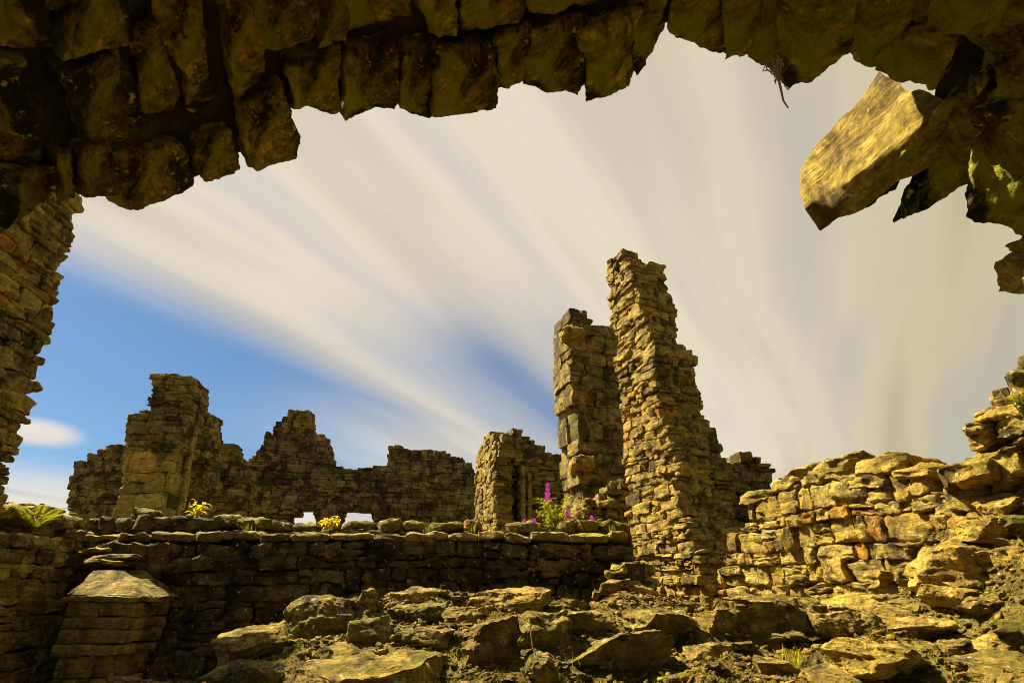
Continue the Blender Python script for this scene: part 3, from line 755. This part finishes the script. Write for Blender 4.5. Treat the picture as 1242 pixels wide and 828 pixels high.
# pale moulded edge on the right return
e0, e1 = at(218, 610, 12.4), at(236, 520, 12.4)
solid('moulded_edge', [(e0[0] - .05, e0[1] - .05, e0[2] - .6), (e0[0] + .05, e0[1] - .05, e0[2] - .6), (e0[0] + .05, e0[1] + .1, e0[2] - .6), (e0[0] - .05, e0[1] + .1, e0[2] - .6),
  (e1[0] - .05, e1[1] - .05, e1[2]), (e1[0] + .05, e1[1] - .05, e1[2]), (e1[0] + .05, e1[1] + .1, e1[2]), (e1[0] - .05, e1[1] + .1, e1[2])], BOXF, M['gold'], bt, sub=3, disp=.01)
back_wall('stub_pillar', 'narrow upright stub close behind the left buttress',
  [(224, 700), (230, 560), (236, 505), (242, 500), (256, 500), (258, 512), (254, 560), (247, 620), (244, 700)], 13.6, 0, 0.6, mat='brown', n=5, cat='pillar', prot=.04)
back_wall('return_wall', 'low sloping wall end between the left buttress and the gabled wall',
  [(252, 700), (258, 560), (264, 540), (272, 534), (280, 534), (286, 545), (292, 556), (297, 566), (298, 700)], 15.2, 0, 0.6, mat='brown', n=5, prot=.05)

# ------------------------------------------------------------------ the broken vault overhead
RV = 2.4; ZC = 1.8
def cyl(x, y, r=RV):
    d = ray(x, y); a = d[0] ** 2 + d[2] ** 2; oz = EYE[2] - ZC
    b = 2 * oz * d[2]; c = oz * oz - r * r
    t = (-b + math.sqrt(b * b - 4 * a * c)) / (2 * a)
    p = EYE + d * t
    return math.atan2(p[0], p[2] - ZC), p[1]
vt = thing('broken_vault', (0, 0, 1.0), 'broken barrel vault of dark mossy stones arching over the whole top of the view', 'vault')
# each stone seen from below: four corners in photograph pixels, drop below the vault line
VOU = [
 # ragged edge, from left to right
 [(-70, 190), (28, 205), (20, 276), (-80, 330)], [(20, 195), (72, 200), (64, 246), (15, 276)],
 [(66, 190), (92, 188), (96, 246), (80, 250)], [(88, 190), (128, 182), (136, 232), (100, 248)],
 [(112, 205), (232, 178), (246, 240), (160, 266)], [(236, 170), (288, 150), (294, 212), (252, 222)],
 [(282, 140), (352, 96), (358, 190), (300, 206)], [(345, 70), (408, 58), (416, 136), (352, 138)],
 [(408, 62), (486, 58), (484, 138), (416, 149)], [(484, 62), (520, 60), (524, 148), (486, 136)],
 [(516, 60), (612, 50), (602, 142), (522, 150)], [(600, 40), (646, 30), (634, 104), (604, 120)],
 [(622, 40), (716, 30), (708, 118), (640, 108)], [(700, 30), (770, 6), (768, 112), (712, 126)], [(752, -6), (812, -10), (802, 52), (770, 106)],
 [(800, -30), (880, -30), (880, 76), (808, 44)], [(868, -30), (915, -30), (914, 72), (882, 70)], [(890, -20), (950, -30), (945, 112), (906, 76)],
 [(930, -20), (1040, -30), (1030, 64), (946, 114)], [(1010, -10), (1130, -20), (1070, 88), (1034, 60)],
 [(1070, 40), (1170, 20), (1140, 118), (1066, 84)], [(1168, 84), (1240, 60), (1086, 222), (1040, 258)], [(1140, 120), (1240, 100), (1164, 238), (1078, 270)],
 [(1185, 120), (1290, 100), (1236, 272), (1172, 262)], [(1200, 60), (1300, 40), (1290, 200), (1190, 160)],
 [(1220, 240), (1300, 220), (1310, 300), (1226, 296)],
 [(1216, 292), (1300, 280), (1300, 326), (1222, 308)], [(1212, 318), (1300, 300), (1310, 380), (1216, 352)],
 # second row of stones behind the edge
 [(-90, 60), (40, 60), (60, 200), (-90, 200)], [(60, 70), (150, 55), (186, 160), (112, 186)], [(95, -30), (145, -20), (165, 52), (62, 66)],
 [(152, 40), (195, 30), (236, 150), (188, 160)], [(178, -30), (252, -30), (270, 130), (226, 152)], [(-60, -30), (40, -30), (56, 56), (-60, 50)], [(30, -40), (100, -40), (90, 20), (44, 28)],
 [(262, -30), (290, -30), (330, 92), (282, 132)], [(284, -40), (396, -40), (388, 54), (300, 66)], [(392, -40), (418, -40), (424, 56), (390, 56)],
 [(416, -40), (512, -40), (506, 52), (418, 56)], [(510, -40), (560, -40), (552, 52), (512, 56)], [(556, -40), (650, -50), (628, 36), (560, 46)], [(646, -60), (760, -60), (720, 22), (636, 32)],
 [(1130, -60), (1250, -60), (1200, 56), (1120, 40)], [(1190, 20), (1300, 0), (1290, 150), (1170, 130)],
]
T_, Fv = templates(30, count=14, p=18.0, cuts=6, rough=0.035)
def vault_pt(th, y, r):
    return np.stack([np.sin(th) * r, y, ZC + np.cos(th) * r], -1)
for i, q in enumerate(VOU):
    q = [(p[0] + random.uniform(-7, 7) * (k_ < 2 or i > 27), p[1] + random.uniform(-9, 9) * (k_ < 2 or i > 27)) for k_, p in enumerate(q)]
    c = np.array([cyl(*p) for p in q])                                 # (theta, y) of the corners
    tv = T_[i % len(T_)] * (.99 if i <= 27 else .93)
    a = tv[:, 0] + .5; b = tv[:, 1] + .5
    # corners: 0 upper left, 1 upper right, 2 lower right, 3 lower left
    th = (c[0, 0] * (1 - a) + c[1, 0] * a) * (1 - b) + (c[3, 0] * (1 - a) + c[2, 0] * a) * b
    yy = (c[0, 1] * (1 - a) + c[1, 1] * a) * (1 - b) + (c[3, 1] * (1 - a) + c[2, 1] * a) * b
    drop = random.uniform(-0.06, 0.06) if i > 27 else random.uniform(-0.03, 0.03)
    rr = RV + 0.17 + drop + tv[:, 2] * 0.36
    V = vault_pt(th, yy, rr)
    off = rng.uniform(-60, 60, 3); qn = V * 4.5 + off
    V = V + 0.026 * np.stack([fbm(qn, 5, .6), fbm(qn + 41, 5), fbm(qn + 83, 5)], 1)
    q4 = V * 16 + off; V = V + 0.006 * np.stack([fbm(q4, 4, .65), fbm(q4 + 41, 4, .65), fbm(q4 + 83, 4, .65)], 1)
    q3 = V * np.array([9, 2.5, 9]) + off
    V = V + (V - V.mean(0)) * (0.03 * fbm(q3, 4))[:, None]
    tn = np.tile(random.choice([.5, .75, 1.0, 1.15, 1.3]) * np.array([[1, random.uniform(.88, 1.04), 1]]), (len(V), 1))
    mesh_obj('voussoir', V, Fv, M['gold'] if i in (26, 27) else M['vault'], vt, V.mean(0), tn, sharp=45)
# the rest of the lining, out of view behind the camera and outside the stones above
VB = -1.3; cells = []
edge_y = lambda th: float(np.interp(th, [-1.6, -1.0, -.45, 0, .35, .8, 1.2, 1.7], [1.35, 1.22, 1.45, 1.6, 1.6, 1.45, 1.4, 1.5]))
V_, F_, t_ = [], [], []; base = 0
T3, F3 = templates(7, count=12, p=8.0, cuts=5, rough=0.05)
th = -1.62
while th < 1.6:
    dth = random.uniform(0.09, 0.15); y = VB; ye = edge_y(th + dth / 2)
    while y < ye - 0.1:
        l = random.uniform(.35, .7); y1 = min(y + l, ye)
        tv = T3[random.randrange(12)]
        V = vault_pt(th + (tv[:, 0] + .5) * dth, y + (tv[:, 1] + .5) * (y1 - y), RV + .18 + random.uniform(-.03, .03) + tv[:, 2] * .36)
        V_.append(V); F_.append(F3 + base); base += len(V); t_.append(np.tile(tones(1, 'plain'), (len(V), 1))); y = y1
    th += dth
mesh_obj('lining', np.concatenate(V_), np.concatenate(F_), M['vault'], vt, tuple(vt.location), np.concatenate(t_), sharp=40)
# rubble core on the back of the vault
EDGE = [(-70, 300), (20, 262), (70, 228), (130, 225), (165, 245), (240, 222), (290, 200), (352, 170), (356, 120), (420, 128), (520, 128), (600, 118), (640, 92), (710, 104), (765, 86), (800, 36), (870, 52), (910, 50), (945, 85), (1030, 46), (1075, 80), (1125, 120), (1110, 200), (1090, 245), (1140, 225), (1170, 215), (1210, 258), (1232, 285), (1300, 330)]
ec = sorted(cyl(x, y, RV + .1) for x, y in EDGE)
et = np.array([e[0] for e in ec]); ey = np.array([e[1] for e in ec])
nt_, ny_ = 260, 70
ths = np.linspace(-1.66, 1.66, nt_)
yend = np.interp(ths, et, ey, left=ey[0], right=ey[-1]) - 0.05
V = []
for rr, sg in ((RV + .09, 0), (RV + .5, 1)):
    for k_ in range(ny_):
        f = k_ / (ny_ - 1)
        yy = VB + (yend - 0.12 * sg - VB) * f ** 0.7
        p = vault_pt(ths, yy, np.full(nt_, rr))
        qn = p * 5.0; nrm = np.stack([np.sin(ths), ths * 0, np.cos(ths)], 1)
        V.append(p + nrm * ((0.035 if sg == 0 else .09) * fbm(qn, 4))[:, None])
V = np.concatenate(V); n1 = nt_ * ny_; Fc = []
for k_ in range(ny_ - 1):
    a = np.arange(nt_ - 1) + k_ * nt_
    Fc.append(np.stack([a, a + 1, a + nt_ + 1, a + nt_], 1)); Fc.append(np.stack([a, a + nt_, a + nt_ + 1, a + 1], 1) + n1)
a = np.arange(nt_ - 1) + (ny_ - 1) * nt_; Fc.append(np.stack([a, a + 1, a + 1 + n1, a + n1], 1))
a = np.arange(nt_ - 1); Fc.append(np.stack([a + 1, a, a + n1, a + 1 + n1], 1))
mesh_obj('rubble_core', V, np.concatenate(Fc), M['core'], vt, tuple(vt.location), np.full((len(V), 3), 1.0))
# side walls carrying the vault, outside the frame
for sx in (-1, 1):
    fr_ = frame_of((sx * 2.4, VB if sx < 0 else 1.5), 90 if sx < 0 else -90)
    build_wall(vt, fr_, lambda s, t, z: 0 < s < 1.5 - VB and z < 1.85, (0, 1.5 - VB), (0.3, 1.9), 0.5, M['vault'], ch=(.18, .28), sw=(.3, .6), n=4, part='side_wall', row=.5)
# the bright slab jutting from the edge
P0 = at(1062, 88, 1.97); sn = np.array([-0.95, -0.25, 0.15])
def on_plane(x, y, p0, n_):
    d = ray(x, y); return EYE + d * (np.dot(p0 - EYE, n_) / np.dot(d, n_))
OUT = [(1064, 88), (1105, 104), (1142, 119), (1113, 158), (1066, 191), (1027, 221), (1000, 232), (976, 252), (971, 236), (973, 210), (987, 175), (1032, 133)]
front = [on_plane(x, y, P0, sn) for x, y in OUT]
push = np.array([0.09, 0.07, -0.115])
npt = len(OUT)
solid('projecting_slab', front + [p + push for p in front], [tuple(range(npt)), tuple(range(npt, 2 * npt))] + [(k_, (k_ + 1) % npt, (k_ + 1) % npt + npt, k_ + npt) for k_ in range(npt)], M['slab'], vt, sub=5, disp=0.014, bev=0.008, dfreq=8, label='sunlit golden slab jutting out of the dark vault edge at right')
print('SLAB', [tuple(np.round(p, 2)) for p in front])

# ------------------------------------------------------------------ plants
def tube(pts, r0, r1, n=5):
    pts = np.asarray(pts, float); V = []; Fc = []
    for i, p in enumerate(pts):
        d = pts[min(i + 1, len(pts) - 1)] - pts[max(i - 1, 0)]; d /= np.linalg.norm(d) + 1e-9
        u = np.cross(d, [0.3, 1, 0.2]); u /= np.linalg.norm(u) + 1e-9; w = np.cross(d, u)
        r = r0 + (r1 - r0) * i / (len(pts) - 1)
        for k in range(n):
            a = 6.283 * k / n; V.append(p + r * (math.cos(a) * u + math.sin(a) * w))
    for i in range(len(pts) - 1):
        for k in range(n): Fc.append([i * n + k, i * n + (k + 1) % n, (i + 1) * n + (k + 1) % n, (i + 1) * n + k])
    return np.array(V), np.array(Fc, np.int32)
def leaves_mesh(base, dirs, length, width, droop=0.3, r2=None):
    """folded lance leaves: base (n,3), dirs (n,3)"""
    n = len(base); dirs = dirs / np.linalg.norm(dirs, axis=1)[:, None]
    sd = np.cross(dirs, np.tile([0, 0, 1.0], (n, 1))); sd /= np.linalg.norm(sd, axis=1)[:, None] + 1e-6
    L = length[:, None]; w = width[:, None] * .5
    m = base + dirs * L * .5 + np.array([0, 0, .04]) * L; tip = base + dirs * L - np.array([0, 0, 1.0]) * L * droop
    V = np.stack([base, m + sd * w, m - np.array([0, 0, .25]) * w, m - sd * w, tip], 1)
    Fc = np.array([[0, 1, 2, 2], [0, 2, 3, 3], [1, 4, 2, 2], [2, 4, 3, 3]])
    Ft = np.array([[0, 1, 2], [0, 2, 3], [1, 4, 2], [2, 4, 3]])
    return V.reshape(-1, 3), (Ft[None] + (np.arange(n) * 5)[:, None, None]).reshape(-1, 3)
def fireweed(px, ptop, Y, label, spike=0.2, leafy=60, seed=0):
    r2 = np.random.default_rng(seed)
    top = at(px, ptop, Y); base = np.array([top[0] + r2.uniform(-.08, .08), Y, 2.42])
    root = thing('fireweed', tuple(base), label, 'flower', 'pink fireweeds on the low wall')
    pts = [base + (top - base) * t + np.array([.02 * math.sin(5 * t), .02 * t, 0]) for t in np.linspace(0, 1, 7)]
    V, Fc = tube(pts, .007, .003); mesh_obj('stem', V, Fc, M['leaf2'], root, tuple(base))
    hgt = top[2] - base[2]
    t = r2.uniform(0.05, max(0.2, 1 - spike / max(hgt, .01)), leafy); a = r2.uniform(0, 6.28, leafy)
    B = base + (top - base) * t[:, None]
    V, Fc = leaves_mesh(B, np.stack([np.cos(a), np.sin(a), r2.uniform(.1, .8, leafy)], 1), r2.uniform(.07, .16, leafy), r2.uniform(.014, .026, leafy))
    mesh_obj('foliage', V, Fc, M['leaf'] if seed % 2 else M['leaf2'], root, tuple(base))
    n = int(200 * spike); t = r2.random(n); a = r2.uniform(0, 6.28, n); rad = r2.uniform(.3, 1.2, n) * .04 * (1.15 - t)
    C = top - np.array([0, 0, 1]) * ((1 - t) * spike)[:, None] + np.stack([np.cos(a) * rad, np.sin(a) * rad, np.zeros(n)], 1)
    Vs, Fs = [], []; b = 0
    for c_ in C:
        for k in range(4):
            aa = k * 1.57 + r2.uniform(-.3, .3); d = np.array([math.cos(aa), r2.uniform(-.4, .4), math.sin(aa)])
            s_ = np.array([-d[2], 0, d[0]]); L = r2.uniform(.012, .022)
            Vs += [c_, c_ + d * L * .6 + s_ * L * .45, c_ + d * L, c_ + d * L * .6 - s_ * L * .45]; Fs.append([b, b + 1, b + 2, b + 3]); b += 4
    mesh_obj('flower_spike', np.array(Vs), np.array(Fs, np.int32), M['pink'], root, tuple(base))
fireweed(664, 586, 7.55, 'tallest pink fireweed spike, standing highest above the low wall', .22, 46, 1)
fireweed(689, 613, 7.5, 'broad bright pink fireweed head in the middle of the flower clump', .15, 60, 3)
fireweed(703, 619, 7.6, 'small pink fireweed head just right of the broad one', .08, 40, 4)
fireweed(718, 624, 7.5, 'rightmost pink fireweed head, close to the tall stump', .09, 30, 5)
fireweed(636, 630, 7.5, 'leftmost low pink fireweed head, by the jamb wall', .07, 24, 6)
fireweed(648, 629, 7.6, 'pale low pink fireweed head right beside the leftmost one', .07, 24, 7)
# leafy clump around them
def bush(px, py, Y, rx, rz, count, mat, label, cat, name, zb=None, ln=(.06, .13), seed=0, wd=(.012, .022), stems=5):
    r2 = np.random.default_rng(seed); c = at(px, py, Y); zb = c[2] - rz if zb is None else zb
    base = np.array([c[0], Y, zb]); root = thing(name, tuple(base), label, cat)
    Vs, Fs, b = [], [], 0; tips = []
    for k in range(stems):
        a = r2.uniform(0, 6.28); tip = base + np.array([math.cos(a) * rx * r2.uniform(.3, 1), math.sin(a) * rx * .6 * r2.uniform(.2, 1), (c[2] - zb + rz) * r2.uniform(.6, 1)])
        pts = [base + (tip - base) * np.array([t, t, t ** .7]) for t in np.linspace(0, 1, 6)]
        V, Fc = tube(pts, .006, .002); Vs.append(V); Fs.append(Fc + b); b += len(V); tips.append((pts, tip))
    mesh_obj('stems', np.concatenate(Vs), np.concatenate(Fs), M['leaf2'], root, tuple(base))
    B, D = [], []
    for k in range(count):
        pts, tip = tips[r2.integers(len(tips))]; t = r2.uniform(.2, 1); p = pts[0] + (tip - pts[0]) * np.array([t, t, t ** .7])
        a = r2.uniform(0, 6.28); B.append(p); D.append((math.cos(a), math.sin(a), r2.uniform(-.1, .9)))
    V, Fc = leaves_mesh(np.array(B), np.array(D), r2.uniform(*ln, count), r2.uniform(*wd, count))
    mesh_obj('leaves', V, Fc, mat, root, tuple(base)); return root
bush(676, 620, 7.6, .36, .18, 520, M['leaf'], 'leafy yellow green clump around the pink flowers on the low wall', 'plant', 'leafy_plant', zb=2.42, seed=3, stems=12)
bush(401, 629, 7.75, .12, .05, 70, M['yellow'], 'bright yellow leafed plant between the two wall holes', 'plant', 'yellow_plant', zb=2.42, seed=4, wd=(.03, .05), ln=(.08, .16))
bush(240, 610, 7.7, .07, .06, 36, M['yellow'], 'yellow leafed plant at the foot of the left buttress', 'plant', 'yellow_plant', zb=2.5, seed=6, wd=(.03, .05), ln=(.08, .18))
bush(1236, 492, 3.5, .10, .07, 90, M['leaf2'], 'small green plant rooted in the ragged wall end at the right frame edge', 'plant', 'leafy_plant', seed=9, ln=(.04, .08))
# fern on the left wall stub
def fern(px, py, Y, n, L, label, seed):
    r2 = np.random.default_rng(seed); base = np.array([-5.08, 6.30, 2.34]); root = thing('fern', tuple(base), label, 'fern')
    for k in range(n):
        a = 6.283 * k / n + r2.uniform(-.3, .3); l = L * r2.uniform(.6, 1.1)
        pts = np.array([base + np.array([math.cos(a) * l * t, math.sin(a) * l * t * .8, l * (1.25 * t - .75 * t * t)]) for t in np.linspace(0, 1, 9)])
        V, Fc = tube(pts, .003, .001, 4)
        B, D, LL = [], [], []
        for t in np.linspace(.12, .98, 22):
            p = pts[0] * 0 + np.array([np.interp(t, np.linspace(0, 1, 9), pts[:, q]) for q in range(3)])
            for sgn in (-1, 1):
                B.append(p); D.append((-math.sin(a) * sgn + math.cos(a) * .5, math.cos(a) * sgn + math.sin(a) * .5, .1)); LL.append(l * .28 * (1.05 - t) ** .7)
        fo = mesh_obj('frond', V, Fc, M['leaf2'], root, tuple(base))
        V, Fc = leaves_mesh(np.array(B), np.array(D), np.array(LL), np.array(LL) * .3, .15)
        mesh_obj('leaflets', V, Fc, M['leaf'], fo, tuple(base))
fern(80, 620, 6.33, 17, .40, 'yellow green fern growing on the broken top of the left wall', 2)
r2w = np.random.default_rng(77)
# grass tuft and sparse weeds
def tuft(px, py, n, hgt, label, seed, mat='leaf', name='grass_tuft'):
    P = hit(px, py); r2 = np.random.default_rng(seed)
    b = np.stack([P[0] + r2.normal(0, hgt * .22, n), P[1] + r2.normal(0, hgt * .15, n), np.full(n, P[2] - .01)], 1)
    b[:, 2] = H(b[:, 0], b[:, 1]) - .01
    o = blades(name, b, hgt, .007, .8, M[mat], None, tuple(P), seed); return tag(o, label, 'grass')
tuft(1038, 716, 90, .22, 'yellow green grass tuft at the foot of the right wall', 1)
tuft(963, 812, 26, .13, 'thin weed sprout below the big rugged boulder', 2)
tuft(700, 818, 24, .10, 'sparse grass sprout at the bottom edge right of the mossy lump', 3, 'leaf2')
tuft(478, 800, 20, .07, 'tiny grass sprout above the lichen spotted slab', 5, 'leaf2')
for q_, (px_a, py_a, Yq) in enumerate(((300, 641, 7.3), (520, 640, 7.3), (575, 636, 7.35), (742, 641, 7.3))):
    bq = at(px_a, py_a, Yq); bb = np.array([bq[0], Yq, 2.43]) + r2w.normal(0, .03, (22, 3)) * [1, .6, .3]
    tag(blades('weed', bb, .14, .008, .9, M['leaf2'], None, (bq[0], Yq, 2.43), 40 + q_), 'small weed rooted on the low wall top, ' + ('left of the two wall holes', 'right of the two wall holes', 'in front of the jamb wall', 'beside the tall tower')[q_], 'weed')
# dry stalk, twig, hanging root
b0 = hit(650, 824); tp = at(642, 750, b0[1] - .02)
V, Fc = tube([b0, b0 * .6 + tp * .4 + np.array([.01, 0, 0]), b0 * .45 + tp * .55, tp], .004, .002)
sk = mesh_obj('dry_stalk', V, Fc, M['dry'], None, tuple(b0)); tag(sk, 'thin pale dry stalk standing before the overhanging block', 'stalk')
P = hit(722, 771); Q = hit(757, 775)
V, Fc = tube([P + [0, 0, .015], (P + Q) / 2 + [0, 0, .022], Q + [0, 0, .015]], .006, .004)
tag(mesh_obj('twig', V, Fc, M['dry'], None, tuple(P)), 'pale broken twig lying above the long flat slab', 'twig')
r2 = np.random.default_rng(8); V_, F_, b = [], [], 0
rb = at(940, 78, 1.72)
for k in range(13):
    pts = [at(927 + r2.uniform(0, 25), 66 + r2.uniform(0, 14), 1.72)]
    for f in (0.35, 0.7, 1.0):
        e = at(944, 96, 1.72); pts.append(pts[0] * (1 - f) + e * f + r2.normal(0, .012, 3))
    V, Fc = tube(pts, .0035, .002, 4); V_.append(V); F_.append(Fc + b); b += len(V)
V, Fc = tube([at(944, 95, 1.72), at(947, 108, 1.73), at(950, 122, 1.73), at(956, 131, 1.73)], .006, .003, 5); V_.append(V); F_.append(Fc + b)
tag(mesh_obj('dry_roots', np.concatenate(V_), np.concatenate(F_), M['dry'], None, tuple(rb)), 'tuft of dry roots hanging from the vault edge against the sky', 'roots')

# ------------------------------------------------------------------ light
SUN = Vector((-0.56, 0.24, 0.79)).normalized()
EL = math.asin(SUN.z); AZ = math.atan2(SUN.x, SUN.y)
sl = bpy.data.lights.new('sun', 'SUN'); sl.energy = 5.0; sl.angle = R(0.5); sl.color = (1.0, 0.89, 0.60)
so = bpy.data.objects.new('sun', sl); COL.objects.link(so); so.rotation_euler = (-SUN).to_track_quat('-Z', 'Y').to_euler(); so.location = (-20, 10, 30)

w = bpy.data.worlds.new('World'); scene.world = w; w.use_nodes = True
nt = w.node_tree; bg = nt.nodes['Background']; bg.inputs['Strength'].default_value = 0.05
sky = nt.nodes.new('ShaderNodeTexSky'); sky.sky_type = 'NISHITA'; sky.sun_disc = False
sky.sun_elevation = EL; sky.sun_rotation = AZ; sky.air_density = 1.0; sky.dust_density = 0.6
tc = nt.nodes.new('ShaderNodeTexCoord'); sep = nt.nodes.new('ShaderNodeSeparateXYZ'); nt.links.new(tc.outputs['Generated'], sep.inputs[0])
dx, dy, dz = sep.outputs
den = math_(nt, 'ADD', math_(nt, 'MAXIMUM', dz, 0.0), 0.1)
px_ = math_(nt, 'DIVIDE', dx, den); py_ = math_(nt, 'DIVIDE', dy, den)
c29, s29 = math.cos(R(29)), math.sin(R(29))
vv = math_(nt, 'SUBTRACT', math_(nt, 'MULTIPLY', px_, c29), math_(nt, 'MULTIPLY', py_, s29))
uu = math_(nt, 'ADD', math_(nt, 'MULTIPLY', px_, s29), math_(nt, 'MULTIPLY', py_, c29))
comb = nt.nodes.new('ShaderNodeCombineXYZ'); nt.links.new(math_(nt, 'MULTIPLY', uu, 0.28), comb.inputs[0]); nt.links.new(math_(nt, 'MULTIPLY', vv, 2.0), comb.inputs[1])
n1 = noise(nt, comb.outputs[0], 1.3, 4, 0.5, 0.2)
comb2 = nt.nodes.new('ShaderNodeCombineXYZ'); nt.links.new(math_(nt, 'MULTIPLY', uu, 0.5), comb2.inputs[0]); nt.links.new(vv, comb2.inputs[1])
n2 = noise(nt, comb2.outputs[0], 1.1, 3, 0.5, 0.3)
vj = math_(nt, 'ADD', vv, math_(nt, 'MULTIPLY', math_(nt, 'SUBTRACT', n2, 0.5), 0.35))
def mapr(x, a, b, lo=0.0, hi=1.0):
    m = nt.nodes.new('ShaderNodeMapRange'); m.interpolation_type = 'SMOOTHSTEP'
    nt.links.new(x, m.inputs['Value'])
    for k_, v_ in (('From Min', a), ('From Max', b), ('To Min', lo), ('To Max', hi)): m.inputs[k_].default_value = v_
    return m.outputs['Result']
cov = mapr(vj, -1.72, -1.38)                                            # cloud sheet to the right of the streak line
low_ = math_(nt, 'MULTIPLY', mapr(uu, 1.1, 2.4), mapr(vj, -2.6, -1.7))   # sheet closes again low down
cov = math_(nt, 'MAXIMUM', cov, math_(nt, 'MULTIPLY', low_, 0.85))
veil = math_(nt, 'MULTIPLY', math_(nt, 'MULTIPLY', mapr(vj, -1.55, -1.2), mapr(vj, -0.95, -0.45, 1.0, 0.0)), mapr(uu, 0.85, 1.6))
gap = math_(nt, 'MULTIPLY', math_(nt, 'MULTIPLY', mapr(vv, -1.2, -0.98), mapr(vv, -0.96, -0.78, 1.0, 0.0)), mapr(uu, 1.1, 1.7))
cov = math_(nt, 'SUBTRACT', cov, math_(nt, 'ADD', math_(nt, 'MULTIPLY', veil, 0.44), math_(nt, 'MULTIPLY', gap, 0.40)))
thin = mapr(n1, 0.34, 0.54, 0.74, 1.0)
cov = math_(nt, 'MULTIPLY', cov, thin, True)
cov = math_(nt, 'MAXIMUM', cov, mapr(dz, 0.13, 0.19, 0.9, 0.0))
cov = math_(nt, 'MULTIPLY', cov, mapr(dy, -0.45, 0.15, 0.15, 1.0))  # unseen sky behind the camera cleared of cloud to cut fill light
# the small lone cloud low on the left
def dotc(vec):
    d_ = nt.nodes.new('ShaderNodeVectorMath'); d_.operation = 'DOT_PRODUCT'; nt.links.new(tc.outputs['Generated'], d_.inputs[0]); d_.inputs[1].default_value = vec; return d_.outputs['Value']
cd = ray(45, 524); cd = cd / np.linalg.norm(cd); sx_ = np.cross(cd, [0, 0, 1.0]); sx_ /= np.linalg.norm(sx_); sy_ = np.cross(sx_, cd)
ea = math_(nt, 'MULTIPLY', dotc(tuple(sx_)), 1 / 0.050); eb = math_(nt, 'MULTIPLY', dotc(tuple(sy_)), 1 / 0.018)
rad_ = math_(nt, 'SQRT', math_(nt, 'ADD', math_(nt, 'MULTIPLY', ea, ea), math_(nt, 'MULTIPLY', eb, eb)))
blob = math_(nt, 'MULTIPLY', mapr(rad_, 0.45, 1.3, 1.0, 0.0), math_(nt, 'GREATER_THAN', dotc(tuple(cd)), 0.5))
cov = math_(nt, 'MAXIMUM', cov, math_(nt, 'MULTIPLY', blob, 0.95))
cream = (5.6, 4.92, 3.8); beige = (4.3, 3.75, 2.4); white = (5.5, 5.2, 4.6)
cl = mix(nt, cream, beige, mapr(vv, -0.4, 0.5))
cl = mix(nt, white, cl, mapr(vv, -2.2, -1.1))
cl = mix(nt, cl, (0.76, 0.77, 0.80), mapr(n1, 0.44, 0.64, 0.0, 0.85), 'MULTIPLY')
skyc = mix(nt, sky.outputs[0], (0.41, 0.555, 0.66), 1.0, 'MULTIPLY')
nt.links.new(mix(nt, skyc, cl, cov), bg.inputs['Color'])

# ------------------------------------------------------------------ camera and view
cam = bpy.data.cameras.new('camera'); cam.lens = 20.0; cam.sensor_width = 36.0; cam.clip_start = 0.05; cam.clip_end = 6000
co_ = bpy.data.objects.new('camera', cam); COL.objects.link(co_); co_.location = EYE; co_.rotation_euler = (R(90) + PITCH, 0, 0); scene.camera = co_
vs = scene.view_settings; vs.view_transform = 'Standard'; vs.look = 'None'; vs.exposure = 1.6; vs.gamma = 1.0; vs.use_curve_mapping = False
scene.cycles.max_bounces = 6; scene.cycles.diffuse_bounces = 4
scene.cycles.use_denoising = True
scene.cycles.pixel_filter_type = 'BLACKMAN_HARRIS'; scene.cycles.filter_width = 0.9
